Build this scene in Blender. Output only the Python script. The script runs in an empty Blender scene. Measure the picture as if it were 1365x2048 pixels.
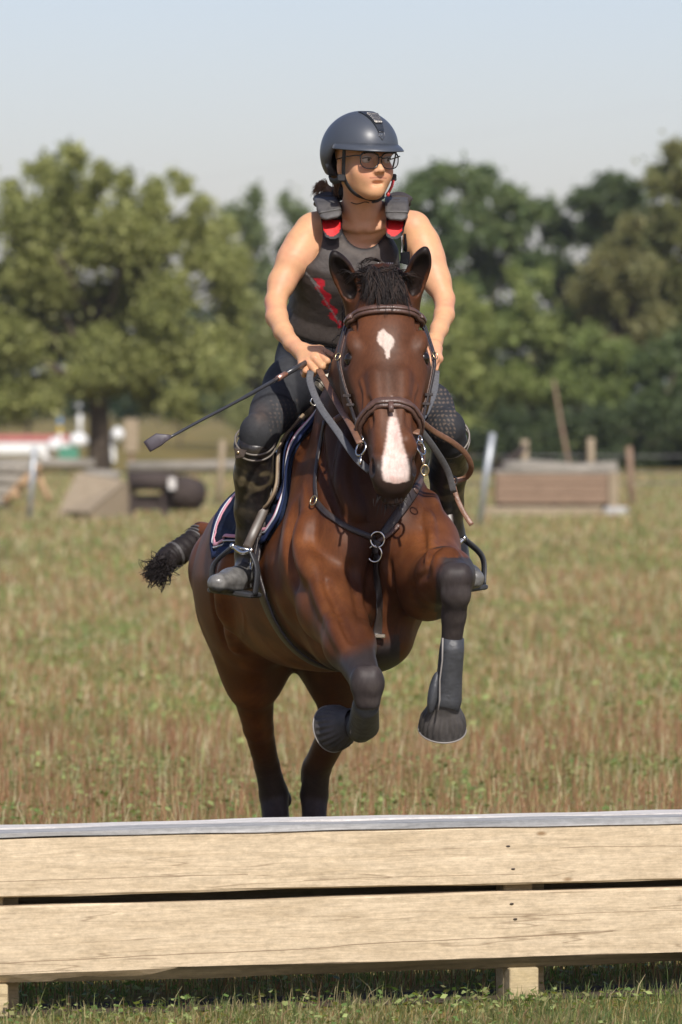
import bpy, math, random
import numpy as np
from mathutils import Vector, Matrix
from mathutils.bvhtree import BVHTree
rad = math.radians
SC = bpy.context.scene
COLL = SC.collection
random.seed(7)
RNG = np.random.default_rng(11)

# ------------------------------------------------------------------ camera, sky, sun, exposure
CAM_H = 1.57
F_PX = 200.0 / 36.0 * 2048.0
PITCH = math.atan(224.0 / F_PX)
cam_d = bpy.data.cameras.new("camera")
cam_d.sensor_fit = 'VERTICAL'; cam_d.sensor_height = 36.0; cam_d.sensor_width = 24.0
cam_d.lens = 200.0
cam_d.clip_start = 0.5; cam_d.clip_end = 6000.0
cam_d.dof.use_dof = True
cam_d.dof.focus_distance = 15.4
cam_d.dof.aperture_fstop = 6.3
cam_o = bpy.data.objects.new("camera", cam_d)
COLL.objects.link(cam_o)
cam_o.location = (0, 0, CAM_H)
cam_o.rotation_euler = (rad(90) - PITCH, 0, 0)
SC.camera = cam_o

SUN_EL, SUN_AZ = rad(42), rad(13)     # azimuth: behind the camera, a little to its right
world = bpy.data.worlds.new("World"); SC.world = world
world.use_nodes = True
wn = world.node_tree.nodes; wl = world.node_tree.links
wn.clear()
sky = wn.new('ShaderNodeTexSky'); sky.sky_type = 'NISHITA'; sky.sun_disc = False
sky.sun_elevation = SUN_EL
sky.air_density = 1.0; sky.dust_density = 1.1; sky.ozone_density = 3.0; sky.altitude = 0
bg = wn.new('ShaderNodeBackground'); bg.inputs['Strength'].default_value = 0.148
wo = wn.new('ShaderNodeOutputWorld')
tint = wn.new('ShaderNodeMix'); tint.data_type = 'RGBA'; tint.blend_type = 'MULTIPLY'; tint.inputs['Factor'].default_value = 1
tint.inputs['B'].default_value = (.90, .785, .83, 1)
wl.new(sky.outputs[0], tint.inputs['A']); wl.new(tint.outputs['Result'], bg.inputs['Color']); wl.new(bg.outputs[0], wo.inputs['Surface'])
# direction towards the sun
sun_dir = Vector((math.sin(SUN_AZ) * math.cos(SUN_EL), -math.cos(SUN_AZ) * math.cos(SUN_EL), math.sin(SUN_EL)))
sky.sun_rotation = math.atan2(sun_dir.x, sun_dir.y)
sun_d = bpy.data.lights.new("sun", 'SUN'); sun_d.energy = 5.0; sun_d.angle = rad(0.55)
sun_d.color = (1.0, 0.955, 0.88)
sun_o = bpy.data.objects.new("sun", sun_d); COLL.objects.link(sun_o)
sun_o.rotation_euler = sun_dir.to_track_quat('Z', 'Y').to_euler()
SC.view_settings.view_transform = 'Standard'; SC.view_settings.look = 'None'
SC.view_settings.gamma = 1.0; SC.view_settings.use_curve_mapping = False
SC.view_settings.exposure = 0.06
SC.cycles.max_bounces = 6; SC.cycles.transparent_max_bounces = 8
SC.cycles.use_denoising = True

_fw = Vector((0, math.cos(PITCH), -math.sin(PITCH))); _up = Vector((0, math.sin(PITCH), math.cos(PITCH)))
def ray(x, y):
    return Vector(((x - 682.5) / F_PX, 0, 0)) + _up * ((1024 - y) / F_PX) + _fw
def P(x, y, d):
    """the real point that stands at distance d (world y) on the sight line of photo pixel x, y"""
    r = ray(x, y); return Vector((0, 0, CAM_H)) + r * (d / r.y)
def proj(v):
    v = np.asarray(v, dtype=np.float64)
    q = v - np.array([0, 0, CAM_H])
    z = q @ np.array(_fw); u = q @ np.array(_up)
    return 682.5 + F_PX * q[..., 0] / z, 1024 - F_PX * u / z
def S(px, d): return px * d / F_PX

# ------------------------------------------------------------------ object helpers
def wmat(o):
    m = Matrix.LocRotScale(o.location, o.rotation_euler, o.scale)
    return m if o.parent is None else wmat(o.parent) @ o.matrix_parent_inverse @ m
def obj(name, me, mat=None, parent=None):
    o = bpy.data.objects.new(name, me); COLL.objects.link(o)
    if mat is not None:
        if len(me.materials) == 0: me.materials.append(mat)
    if parent is not None:
        o.parent = parent
        o.matrix_parent_inverse = wmat(parent).inverted()
    return o
def tag(o, label=None, cat=None, group=None, kind=None):
    if label: o['label'] = label
    if cat: o['category'] = cat
    if group: o['group'] = group
    if kind: o['kind'] = kind
    return o
def thing(name, label, cat, loc=(0, 0, 0), group=None):
    o = bpy.data.objects.new(name, None); COLL.objects.link(o)
    o.location = loc; o.empty_display_size = 0.1
    return tag(o, label, cat, group)
def np_mesh(name, V, Q, smooth=True, col=None, tri=False):
    V = np.asarray(V, np.float32); Q = np.asarray(Q, np.int32)
    k = Q.shape[1]
    me = bpy.data.meshes.new(name)
    me.vertices.add(len(V)); me.vertices.foreach_set('co', V.ravel())
    me.loops.add(Q.size); me.loops.foreach_set('vertex_index', Q.ravel())
    me.polygons.add(len(Q))
    me.polygons.foreach_set('loop_start', np.arange(0, Q.size, k, dtype=np.int32))
    me.polygons.foreach_set('loop_total', np.full(len(Q), k, np.int32))
    me.polygons.foreach_set('use_smooth', np.full(len(Q), smooth))
    if col is not None:
        a = me.color_attributes.new('Col', 'FLOAT_COLOR', 'POINT')
        c = np.ones((len(V), 4), np.float32); c[:, :3] = col
        a.data.foreach_set('color', c.ravel())
    me.update(calc_edges=True)
    return me

class MB:
    """collects boxes, bars, tubes and ribbons in one mesh"""
    def __init__(s): s.v = []; s.f = []; s.sm = []
    def add(s, vs, fs, smooth=False):
        b = len(s.v); s.v += [tuple(v) for v in vs]
        s.f += [tuple(i + b for i in f) for f in fs]; s.sm += [smooth] * len(fs)
    def box(s, lo, hi, M=None, bev=0.0):
        (x0, y0, z0), (x1, y1, z1) = lo, hi
        if bev <= 0:
            vs = [Vector((x, y, z)) for z in (z0, z1) for y in (y0, y1) for x in (x0, x1)]
            fs = [(0, 2, 3, 1), (4, 5, 7, 6), (0, 1, 5, 4), (2, 6, 7, 3), (0, 4, 6, 2), (1, 3, 7, 5)]
        else:
            b = bev; vs = []
            rings = [(z0, b), (z0 + b, 0), (z1 - b, 0), (z1, b)]
            for z, i in rings:
                for (cx, sx) in (((x0, y0), (1, 1)), ((x1, y0), (-1, 1)), ((x1, y1), (-1, -1)), ((x0, y1), (1, -1))):
                    e = b + i
                    p = Vector((cx[0] + sx[0] * i, cx[1] + sx[1] * i, z))
                    a_ = p + Vector((0, sx[1] * b, 0)); c_ = p + Vector((sx[0] * b, 0, 0))
                    vs += ([a_, c_] if sx in ((1, 1), (-1, -1)) else [c_, a_])
            fs = [tuple(range(7, -1, -1)), tuple(range(24, 32))]
            for r in range(3):
                for k in range(8):
                    fs.append((r * 8 + k, r * 8 + (k + 1) % 8, r * 8 + 8 + (k + 1) % 8, r * 8 + 8 + k))
        if M is not None: vs = [M @ v for v in vs]
        s.add(vs, fs)
    def tube(s, pts, r, n=8, cap=True, ell=None):
        pts = [Vector(p) for p in pts]
        rr = r if hasattr(r, '__len__') else [r] * len(pts)
        up = Vector((0.13, 0.21, 1)).normalized(); vs = []; prev = None
        for i, p in enumerate(pts):
            t = (pts[min(i + 1, len(pts) - 1)] - pts[max(i - 1, 0)]).normalized()
            if prev is None:
                u = t.cross(up)
                if u.length < 1e-3: u = t.cross(Vector((1, 0, 0)))
                u.normalize()
            else:
                u = (prev - t * prev.dot(t)).normalized()
            prev = u; w = t.cross(u)
            for k in range(n):
                a = 2 * math.pi * k / n
                vs.append(p + (u * math.cos(a) + w * math.sin(a)) * rr[i])
        fs = []
        for i in range(len(pts) - 1):
            for k in range(n):
                fs.append((i * n + k, i * n + (k + 1) % n, (i + 1) * n + (k + 1) % n, (i + 1) * n + k))
        if cap:
            fs.append(tuple(range(n - 1, -1, -1))); m = (len(pts) - 1) * n
            fs.append(tuple(range(m, m + n)))
        s.add(vs, fs, True)
    def ring(s, c, nrm, R, r, n=20, m=8, sx=1.0):
        nrm = Vector(nrm).normalized(); u = nrm.cross(Vector((0, 0, 1)))
        if u.length < .01: u = Vector((1, 0, 0))
        u.normalize(); w = nrm.cross(u); c = Vector(c)
        vs = []
        for i in range(n):
            a = 2 * math.pi * i / n
            d = u * math.cos(a) * sx + w * math.sin(a)
            for k in range(m):
                b = 2 * math.pi * k / m
                vs.append(c + d * (R + r * math.cos(b)) + nrm * (r * math.sin(b)))
        fs = [(i * m + k, i * m + (k + 1) % m, ((i + 1) % n) * m + (k + 1) % m, ((i + 1) % n) * m + k) for i in range(n) for k in range(m)]
        s.add(vs, fs, True)
    def ribbon(s, pts, nrm, w, t, closed=False):
        """a strap: follows pts, flat side towards nrm, width w, thickness t"""
        n = len(pts); pts = [Vector(p) for p in pts]
        ww = w if hasattr(w, '__len__') else [w] * n
        sec = [(-.5, -.5), (.5, -.5), (.5, .15), (.38, .5), (-.38, .5), (-.5, .15)]
        vs = []
        for i, p in enumerate(pts):
            a = pts[(i + 1) % n] if closed or i < n - 1 else p
            b = pts[i - 1] if closed or i > 0 else p
            tg = (a - b).normalized(); nn = Vector(nrm[i] if hasattr(nrm[0], '__len__') else nrm)
            nn = (nn - tg * nn.dot(tg)).normalized(); sd = tg.cross(nn)
            for (x, y) in sec: vs.append(p + sd * (x * ww[i]) + nn * (y * t))
        fs = []; k6 = len(sec)
        for i in range(n if closed else n - 1):
            j = (i + 1) % n
            for k in range(k6):
                fs.append((i * k6 + k, j * k6 + k, j * k6 + (k + 1) % k6, i * k6 + (k + 1) % k6))
        if not closed:
            fs.append(tuple(range(k6))); fs.append(tuple((n - 1) * k6 + q for q in range(k6 - 1, -1, -1)))
        s.add(vs, fs, True)
    def ball(s, c, r, n=12, m=8, M=None):
        rr = r if hasattr(r, '__len__') else (r, r, r); c = Vector(c); vs = []
        for j in range(m + 1):
            th = math.pi * j / m
            for i in range(n):
                a = 2 * math.pi * i / n
                v = Vector((rr[0] * math.sin(th) * math.cos(a), rr[1] * math.sin(th) * math.sin(a), rr[2] * math.cos(th)))
                if M is not None: v = M @ v
                vs.append(c + v)
        fs = [(j * n + i, (j + 1) * n + i, (j + 1) * n + (i + 1) % n, j * n + (i + 1) % n) for j in range(m) for i in range(n)]
        s.add(vs, fs, True)
    def build(s, name, mat, parent=None):
        me = bpy.data.meshes.new(name); me.from_pydata(s.v, [], s.f)
        me.polygons.foreach_set('use_smooth', s.sm); me.update()
        return obj(name, me, mat, parent)

def spline(pts, n=6):
    """Catmull-Rom through tuples of any length"""
    P_ = [np.array(p, float) for p in pts]
    P_ = [2 * P_[0] - P_[1]] + P_ + [2 * P_[-1] - P_[-2]]
    out = []
    for i in range(1, len(P_) - 2):
        a, b, c, d = P_[i - 1:i + 3]
        for k in range(n):
            t = k / n
            out.append(.5 * (2 * b + (c - a) * t + (2 * a - 5 * b + 4 * c - d) * t * t + (3 * b - a - 3 * c + d) * t ** 3))
    out.append(P_[-2]); return out
def SP(pts, n=6):
    return [P(*q) for q in spline(pts, n)]

# ------------------------------------------------------------------ materials
def _mat(name):
    m = bpy.data.materials.new(name); m.use_nodes = True
    nt = m.node_tree; b = nt.nodes['Principled BSDF']
    return m, nt, nt.nodes, nt.links, b
def mat(name, col, rough=.6, metal=0., spec=.5, nscale=0, namt=.25, bump=0., bscale=80, col2=None, coat=0., vcol=False, sheen=0., stretch=None, sss=0., trans=0., ior=None, space='Object', namt2=0., nscale2=5):
    m, nt, N, L, b = _mat(name)
    b.inputs['Roughness'].default_value = rough; b.inputs['Metallic'].default_value = metal
    b.inputs['Specular IOR Level'].default_value = spec
    if coat: b.inputs['Coat Weight'].default_value = coat; b.inputs['Coat Roughness'].default_value = .25
    if sheen: b.inputs['Sheen Weight'].default_value = sheen; b.inputs['Sheen Roughness'].default_value = .4
    if sss: b.inputs['Subsurface Weight'].default_value = sss; b.inputs['Subsurface Radius'].default_value = (.012, .005, .003); b.inputs['Subsurface Scale'].default_value = 1.
    if trans: b.inputs['Transmission Weight'].default_value = trans
    if ior: b.inputs['IOR'].default_value = ior
    if vcol:
        a = N.new('ShaderNodeAttribute'); a.attribute_name = 'Col'; src = a.outputs['Color']
    else:
        rg = N.new('ShaderNodeRGB'); rg.outputs[0].default_value = (*col, 1); src = rg.outputs[0]
    tc = N.new('ShaderNodeTexCoord'); mp = N.new('ShaderNodeMapping'); L.new(tc.outputs[space], mp.inputs[0])
    if stretch: mp.inputs['Scale'].default_value = stretch
    if nscale:
        no = N.new('ShaderNodeTexNoise'); no.inputs['Scale'].default_value = nscale; no.inputs['Detail'].default_value = 6; no.inputs['Roughness'].default_value = .65
        L.new(mp.outputs[0], no.inputs['Vector'])
        cr = N.new('ShaderNodeValToRGB'); cr.color_ramp.elements[0].position = .3; cr.color_ramp.elements[1].position = .7
        L.new(no.outputs['Fac'], cr.inputs[0])
        mx = N.new('ShaderNodeMix'); mx.data_type = 'RGBA'
        if col2 is not None and not vcol:
            mx.inputs['A'].default_value = (*col, 1); mx.inputs['B'].default_value = (*col2, 1)
            L.new(cr.outputs[0], mx.inputs['Factor']); src = mx.outputs['Result']
        else:
            mx.blend_type = 'MULTIPLY'; mx.inputs['Factor'].default_value = 1
            mr = N.new('ShaderNodeMapRange'); mr.inputs['To Min'].default_value = 1 - namt; mr.inputs['To Max'].default_value = 1 + namt
            L.new(cr.outputs[0], mr.inputs['Value']); L.new(src, mx.inputs['A']); L.new(mr.outputs[0], mx.inputs['B']); src = mx.outputs['Result']
        if namt2:
            n2 = N.new('ShaderNodeTexNoise'); n2.inputs['Scale'].default_value = nscale2; n2.inputs['Detail'].default_value = 3
            L.new(tc.outputs[space], n2.inputs['Vector'])
            m2 = N.new('ShaderNodeMapRange'); m2.inputs['From Min'].default_value = .3; m2.inputs['From Max'].default_value = .7
            m2.inputs['To Min'].default_value = 1 - namt2; m2.inputs['To Max'].default_value = 1 + namt2
            x2 = N.new('ShaderNodeMix'); x2.data_type = 'RGBA'; x2.blend_type = 'MULTIPLY'; x2.inputs['Factor'].default_value = 1
            L.new(n2.outputs['Fac'], m2.inputs['Value']); L.new(src, x2.inputs['A']); L.new(m2.outputs[0], x2.inputs['B']); src = x2.outputs['Result']
    L.new(src, b.inputs['Base Color'])
    if bump:
        nb = N.new('ShaderNodeTexNoise'); nb.inputs['Scale'].default_value = bscale; nb.inputs['Detail'].default_value = 4
        L.new(mp.outputs[0], nb.inputs['Vector'])
        bp = N.new('ShaderNodeBump'); bp.inputs['Strength'].default_value = bump; bp.inputs['Distance'].default_value = .01
        L.new(nb.outputs['Fac'], bp.inputs['Height']); L.new(bp.outputs[0], b.inputs['Normal'])
    return m
def leaf_mat(name, trans=.35):
    m, nt, N, L, b = _mat(name)
    a = N.new('ShaderNodeAttribute'); a.attribute_name = 'Col'
    L.new(a.outputs['Color'], b.inputs['Base Color'])
    b.inputs['Roughness'].default_value = .55; b.inputs['Specular IOR Level'].default_value = .3
    t = N.new('ShaderNodeBsdfTranslucent'); g = N.new('ShaderNodeMix'); g.data_type = 'RGBA'; g.blend_type = 'MULTIPLY'
    g.inputs['Factor'].default_value = 1; g.inputs['B'].default_value = (1.3, 1.5, .6, 1)
    L.new(a.outputs['Color'], g.inputs['A']); L.new(g.outputs['Result'], t.inputs['Color'])
    mx = N.new('ShaderNodeMixShader'); mx.inputs[0].default_value = trans
    L.new(b.outputs[0], mx.inputs[1]); L.new(t.outputs[0], mx.inputs[2])
    L.new(mx.outputs[0], N['Material Output'].inputs['Surface'])
    return m

# ------------------------------------------------------------------ smooth-union solids (one continuous skin)
class Field:
    def __init__(s, lo, hi, res):
        s.lo = np.array(lo, float); s.res = res
        s.n = np.ceil((np.array(hi) - s.lo) / res).astype(int) + 1
        s.F = np.full(tuple(s.n), 1.0, np.float32)
        s.ax = [(s.lo[i] + res * np.arange(s.n[i])).astype(np.float32) for i in range(3)]
    def sl(s, lo, hi):
        a = np.clip(np.floor((np.array(lo) - s.lo) / s.res).astype(int), 0, s.n)
        b = np.clip(np.ceil((np.array(hi) - s.lo) / s.res).astype(int) + 1, 0, s.n)
        return tuple(slice(a[i], b[i]) for i in range(3))
    def grid(s, q):
        return np.meshgrid(s.ax[0][q[0]], s.ax[1][q[1]], s.ax[2][q[2]], indexing='ij', sparse=True)
    def put(s, q, d, k, sub=False):
        A = s.F[q]
        if A.size == 0: return
        if sub:
            d = -d; h = np.maximum(k - np.abs(A - d), 0) / k
            s.F[q] = np.maximum(A, d) + h * h * k * .25
        else:
            h = np.maximum(k - np.abs(A - d), 0) / k
            s.F[q] = np.minimum(A, d) - h * h * k * .25
    def cone(s, a, b, ra, rb, k=.02, flat=None, fs=1., sub=False):
        """tapered limb piece from a to b; flat: a direction along which it is fs times as thick"""
        a = np.array(a, float); b = np.array(b, float); R = max(ra, rb) * max(1, fs) + k + 2 * s.res
        q = s.sl(np.minimum(a, b) - R, np.maximum(a, b) + R)
        X, Y, Z = s.grid(q); px, py, pz = X - a[0], Y - a[1], Z - a[2]
        ba = b - a; L2 = max(ba @ ba, 1e-9)
        t = np.clip((px * ba[0] + py * ba[1] + pz * ba[2]) / L2, 0, 1)
        qx, qy, qz = px - t * ba[0], py - t * ba[1], pz - t * ba[2]
        if flat is not None:
            w = np.array(flat, float); w /= np.linalg.norm(w)
            dw = (qx * w[0] + qy * w[1] + qz * w[2]) * (1 / fs - 1)
            qx, qy, qz = qx + dw * w[0], qy + dw * w[1], qz + dw * w[2]
        d = np.sqrt(qx * qx + qy * qy + qz * qz) - (ra + t * (rb - ra))
        if flat is not None: d = d * min(1, fs)
        s.put(q, d.astype(np.float32), k, sub)
    def chain(s, pts, k=.02, **kw):
        for (p, r), (p2, r2) in zip(pts[:-1], pts[1:]): s.cone(p, p2, r, r2, k, **kw)
    def ell(s, c, r, ax=None, k=.02, sub=False):
        c = np.array(c, float); r = np.array(r, float); R = r.max() + k + 2 * s.res
        q = s.sl(c - R, c + R); X, Y, Z = s.grid(q); p = (X - c[0], Y - c[1], Z - c[2])
        A = np.eye(3) if ax is None else np.array([np.array(v, float) / np.linalg.norm(v) for v in ax])
        k0 = 0; k1 = 0
        for i in range(3):
            u = p[0] * A[i, 0] + p[1] * A[i, 1] + p[2] * A[i, 2]
            k0 = k0 + (u / r[i]) ** 2; k1 = k1 + (u / r[i] ** 2) ** 2
        k0 = np.sqrt(k0); k1 = np.sqrt(k1)
        d = np.where(k1 > 1e-6, k0 * (k0 - 1) / np.maximum(k1, 1e-6), -r.min())
        s.put(q, d.astype(np.float32), k, sub)
    def loft(s, o, ax, st, k=.03, p=2.2, off=0., sub=False, tp=None):
        """solid along ax[0]: stations (s, half width on ax[1], half height on ax[2], centre on ax[2])"""
        o = np.array(o, float); A = np.array([np.array(v, float) / np.linalg.norm(v) for v in ax]); st = np.array(st, float)
        wm = st[:, 1].max(); hm = (np.abs(st[:, 3]) + st[:, 2]).max()
        cs = [o + A[0] * a + A[1] * b * (wm + off) + A[2] * c * (hm + off) for a in (st[0, 0] - off, st[-1, 0] + off) for b in (-1, 1) for c in (-1, 1)]
        R = k + 2 * s.res
        q = s.sl(np.min(cs, 0) - R, np.max(cs, 0) + R); X, Y, Z = s.grid(q); P_ = (X - o[0], Y - o[1], Z - o[2])
        u, v, w = [P_[0] * A[i, 0] + P_[1] * A[i, 1] + P_[2] * A[i, 2] for i in range(3)]
        W = np.interp(u, st[:, 0], st[:, 1]) + off; H = np.interp(u, st[:, 0], st[:, 2]) + off; C = np.interp(u, st[:, 0], st[:, 3])
        if tp is not None:
            W = W * (1 - np.interp(u, [q[0] for q in tp], [q[1] for q in tp]) * np.clip((w - C) / H, -.15, 1))
        qq = (np.abs(v / W) ** p + np.abs((w - C) / H) ** p) ** (1 / p)
        d = (qq - 1) * np.minimum(W, H)
        e = np.maximum(st[0, 0] - off - u, u - st[-1, 0] - off)
        kk = .03; h = np.maximum(kk - np.abs(d - e), 0) / kk
        d = np.maximum(d, e) + h * h * kk * .25
        s.put(q, d.astype(np.float32), k, sub)
    def surf(s):
        F = s.F; res = s.res
        B = F < 0
        c = B[:-1, :-1, :-1].astype(np.int8)
        for dx in (0, 1):
            for dy in (0, 1):
                for dz in (0, 1):
                    if dx + dy + dz: c = c + B[dx:B.shape[0] - 1 + dx, dy:B.shape[1] - 1 + dy, dz:B.shape[2] - 1 + dz]
        idx = np.argwhere((c > 0) & (c < 8)); n = len(idx)
        vid = np.full(c.shape, -1, np.int32); vid[idx[:, 0], idx[:, 1], idx[:, 2]] = np.arange(n)
        cor = [(a, b, d) for a in (0, 1) for b in (0, 1) for d in (0, 1)]
        val = np.stack([F[idx[:, 0] + a, idx[:, 1] + b, idx[:, 2] + d] for a, b, d in cor], 1)
        acc = np.zeros((n, 3)); cnt = np.zeros(n)
        for i in range(8):
            for j in range(i + 1, 8):
                df = np.array(cor[j]) - np.array(cor[i])
                if np.abs(df).sum() != 1: continue
                m = (val[:, i] < 0) != (val[:, j] < 0)
                t = np.where(m, val[:, i] / np.where(m, val[:, i] - val[:, j], 1), 0)
                acc += m[:, None] * (np.array(cor[i]) + t[:, None] * df); cnt += m
        V = s.lo + res * (idx + acc / cnt[:, None])
        Q = []
        for axn in range(3):
            sl0 = [slice(1, -1)] * 3; sl0[axn] = slice(0, -1); sl1 = list(sl0); sl1[axn] = slice(1, None)
            b0 = B[tuple(sl0)]; b1 = B[tuple(sl1)]
            e = np.argwhere(b0 != b1); inside = b0[e[:, 0], e[:, 1], e[:, 2]]
            off = np.ones(3, int); off[axn] = 0; e = e + off
            o1, o2 = (axn + 1) % 3, (axn + 2) % 3
            def g(a, b):
                ee = e.copy(); ee[:, o1] -= a; ee[:, o2] -= b
                return vid[ee[:, 0], ee[:, 1], ee[:, 2]]
            q = np.stack([g(1, 1), g(0, 1), g(0, 0), g(1, 0)], 1)
            q = np.where(inside[:, None], q, q[:, ::-1]); Q.append(q)
        Q = np.concatenate(Q); Q = Q[(Q >= 0).all(1)]
        # one light smoothing pass
        for _ in range(2):
            A_ = np.zeros_like(V); cn = np.zeros(n)
            for k in range(4):
                np.add.at(A_, Q[:, k], V[Q[:, (k + 1) % 4]] + V[Q[:, (k + 3) % 4]]); np.add.at(cn, Q[:, k], 2)
            V = np.where(cn[:, None] > 0, .5 * V + .5 * A_ / np.maximum(cn, 1)[:, None], V)
        return V, Q
    def mesh(s, name, colf=None):
        V, Q = s.surf(); return np_mesh(name, V, Q, True, colf(V) if colf is not None else None)
class Multi:
    """one solid sampled coarsely everywhere and finely inside some boxes; the meshes meet at the box faces"""
    def __init__(s, base, fine):          # fine: list of (lo, hi, res)
        s.base = base; s.boxes = [(np.array(l, float), np.array(h, float)) for l, h, r in fine]
        s.fine = [Field(np.array(l) - 3 * r - .002, np.array(h) + 3 * r + .002, r) for l, h, r in fine]
    def cone(s, *a, **k): [f.cone(*a, **k) for f in [s.base] + s.fine]
    def chain(s, *a, **k): [f.chain(*a, **k) for f in [s.base] + s.fine]
    def ell(s, *a, **k): [f.ell(*a, **k) for f in [s.base] + s.fine]
    def loft(s, *a, **k): [f.loft(*a, **k) for f in [s.base] + s.fine]
    def mesh(s, name, colf=None):
        V, Q = s.base.surf(); c = V[Q].mean(1); k = np.ones(len(Q), bool); e = s.base.res * .3
        for l, h in s.boxes: k &= ~((c > l + e) & (c < h - e)).all(1)
        Vs = [V]; Qs = [Q[k]]; n = len(V)
        for f, (l, h) in zip(s.fine, s.boxes):
            v, q = f.surf(); c = v[q].mean(1); q = q[((c > l) & (c < h)).all(1)]; Vs.append(v); Qs.append(q + n); n += len(v)
        V = np.concatenate(Vs); Q = np.concatenate(Qs); u, inv = np.unique(Q, return_inverse=True); V = V[u]; Q = inv.reshape(-1, 4)
        return np_mesh(name, V, Q, True, colf(V) if colf is not None else None)
def bvh_of(*objs):
    vs = []; fs = []
    for o in objs:
        b = len(vs); vs += [o.matrix_world @ v.co if o.parent is None else v.co.copy() for v in o.data.vertices]
        fs += [tuple(i + b for i in p.vertices) for p in o.data.polygons]
    return BVHTree.FromPolygons(vs, fs)
def hit(b, x, y):
    o = Vector((0, 0, CAM_H)); r = ray(x, y).normalized()
    h = b.ray_cast(o, r)
    return (h[0], h[1]) if h[0] is not None else (None, None)
def drape(b, pts, off, n=6, sm=3, d0=15.3):
    """photo-pixel path laid onto the surface in bvh b; misses keep the depth of their neighbours"""
    sp = spline(pts, n); P_ = []; N_ = []
    hits = [hit(b, q[0], q[1]) for q in sp]
    ds = [h[0].y if h[0] is not None else None for h in hits]
    known = [i for i, d in enumerate(ds) if d is not None]
    for i, q in enumerate(sp):
        if ds[i] is None:
            d = ds[min(known, key=lambda k: abs(k - i))] if known else d0
            p = P(q[0], q[1], d); near = b.find_nearest(p)
            nn = near[1] if near[0] is not None else Vector((0, -1, 0)); P_.append(p); N_.append(nn)
        else: P_.append(hits[i][0] + hits[i][1] * off); N_.append(hits[i][1])
    for _ in range(sm):
        P2 = [p.copy() for p in P_]; N2 = [q.copy() for q in N_]
        for i in range(1, len(P_) - 1):
            P_[i] = (P2[i - 1] + P2[i] * 2 + P2[i + 1]) / 4; N_[i] = (N2[i - 1] + N2[i] + N2[i + 1]).normalized()
    return P_, N_
def mixc(c, m, new):
    return c * (1 - m[:, None]) + np.array(new) * m[:, None]
def sstep(x, a, b):
    t = np.clip((x - a) / (b - a), 0, 1); return t * t * (3 - 2 * t)
def vnoise(V, sc, seed=0):
    """cheap smooth noise in [0,1] at points V"""
    r = np.random.default_rng(seed); out = 0
    for i in range(5):
        d = r.normal(size=3) * sc * (1 + .6 * i); out = out + np.sin(V @ d + r.uniform(0, 6) + 1.7 * np.sin(V @ r.normal(size=3) * sc))
    return .5 + out / 10
# ------------------------------------------------------------------ ground and grass
def ground_mat():
    m, nt, N, L, b = _mat('field_soil')
    tc = N.new('ShaderNodeTexCoord')
    def noise(sc, det=6, st=None, rough=.6):
        n = N.new('ShaderNodeTexNoise'); n.inputs['Scale'].default_value = sc; n.inputs['Detail'].default_value = det; n.inputs['Roughness'].default_value = rough
        mp = N.new('ShaderNodeMapping'); L.new(tc.outputs['Object'], mp.inputs[0])
        if st: mp.inputs['Scale'].default_value = st
        L.new(mp.outputs[0], n.inputs['Vector']); return n
    r = N.new('ShaderNodeValToRGB'); e = r.color_ramp.elements
    e[0].position = .3; e[0].color = (.105, .105, .03, 1); e[1].position = .72; e[1].color = (.34, .225, .085, 1)
    x = r.color_ramp.elements.new(.5); x.color = (.21, .175, .06, 1)
    n1 = noise(.35, 8, (1, .35, 1), .7); L.new(n1.outputs['Fac'], r.inputs[0])
    n2 = noise(9, 8, None, .75); r2 = N.new('ShaderNodeValToRGB'); r2.color_ramp.elements[0].position = .3; r2.color_ramp.elements[1].position = .75
    r2.color_ramp.elements[0].color = (.45, .45, .42, 1); r2.color_ramp.elements[1].color = (1.35, 1.25, 1.1, 1)
    L.new(n2.outputs['Fac'], r2.inputs[0])
    mx = N.new('ShaderNodeMix'); mx.data_type = 'RGBA'; mx.blend_type = 'MULTIPLY'; mx.inputs['Factor'].default_value = 1
    L.new(r.outputs[0], mx.inputs['A']); L.new(r2.outputs[0], mx.inputs['B']); L.new(mx.outputs['Result'], b.inputs['Base Color'])
    b.inputs['Roughness'].default_value = .95; b.inputs['Specular IOR Level'].default_value = .1
    return m
g = MB(); g.add([(-2500, -60, 0), (2500, -60, 0), (2500, 5000, 0), (-2500, 5000, 0)], [(0, 1, 2, 3)])
tag(g.build('ground', ground_mat()), kind='structure')

JYAW = rad(17.5)
J0 = P(682, 1650, 14.7); J0.z = 0
JU = Vector((math.cos(JYAW), math.sin(JYAW), 0)); JN = Vector((math.sin(JYAW), -math.cos(JYAW), 0))

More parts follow.
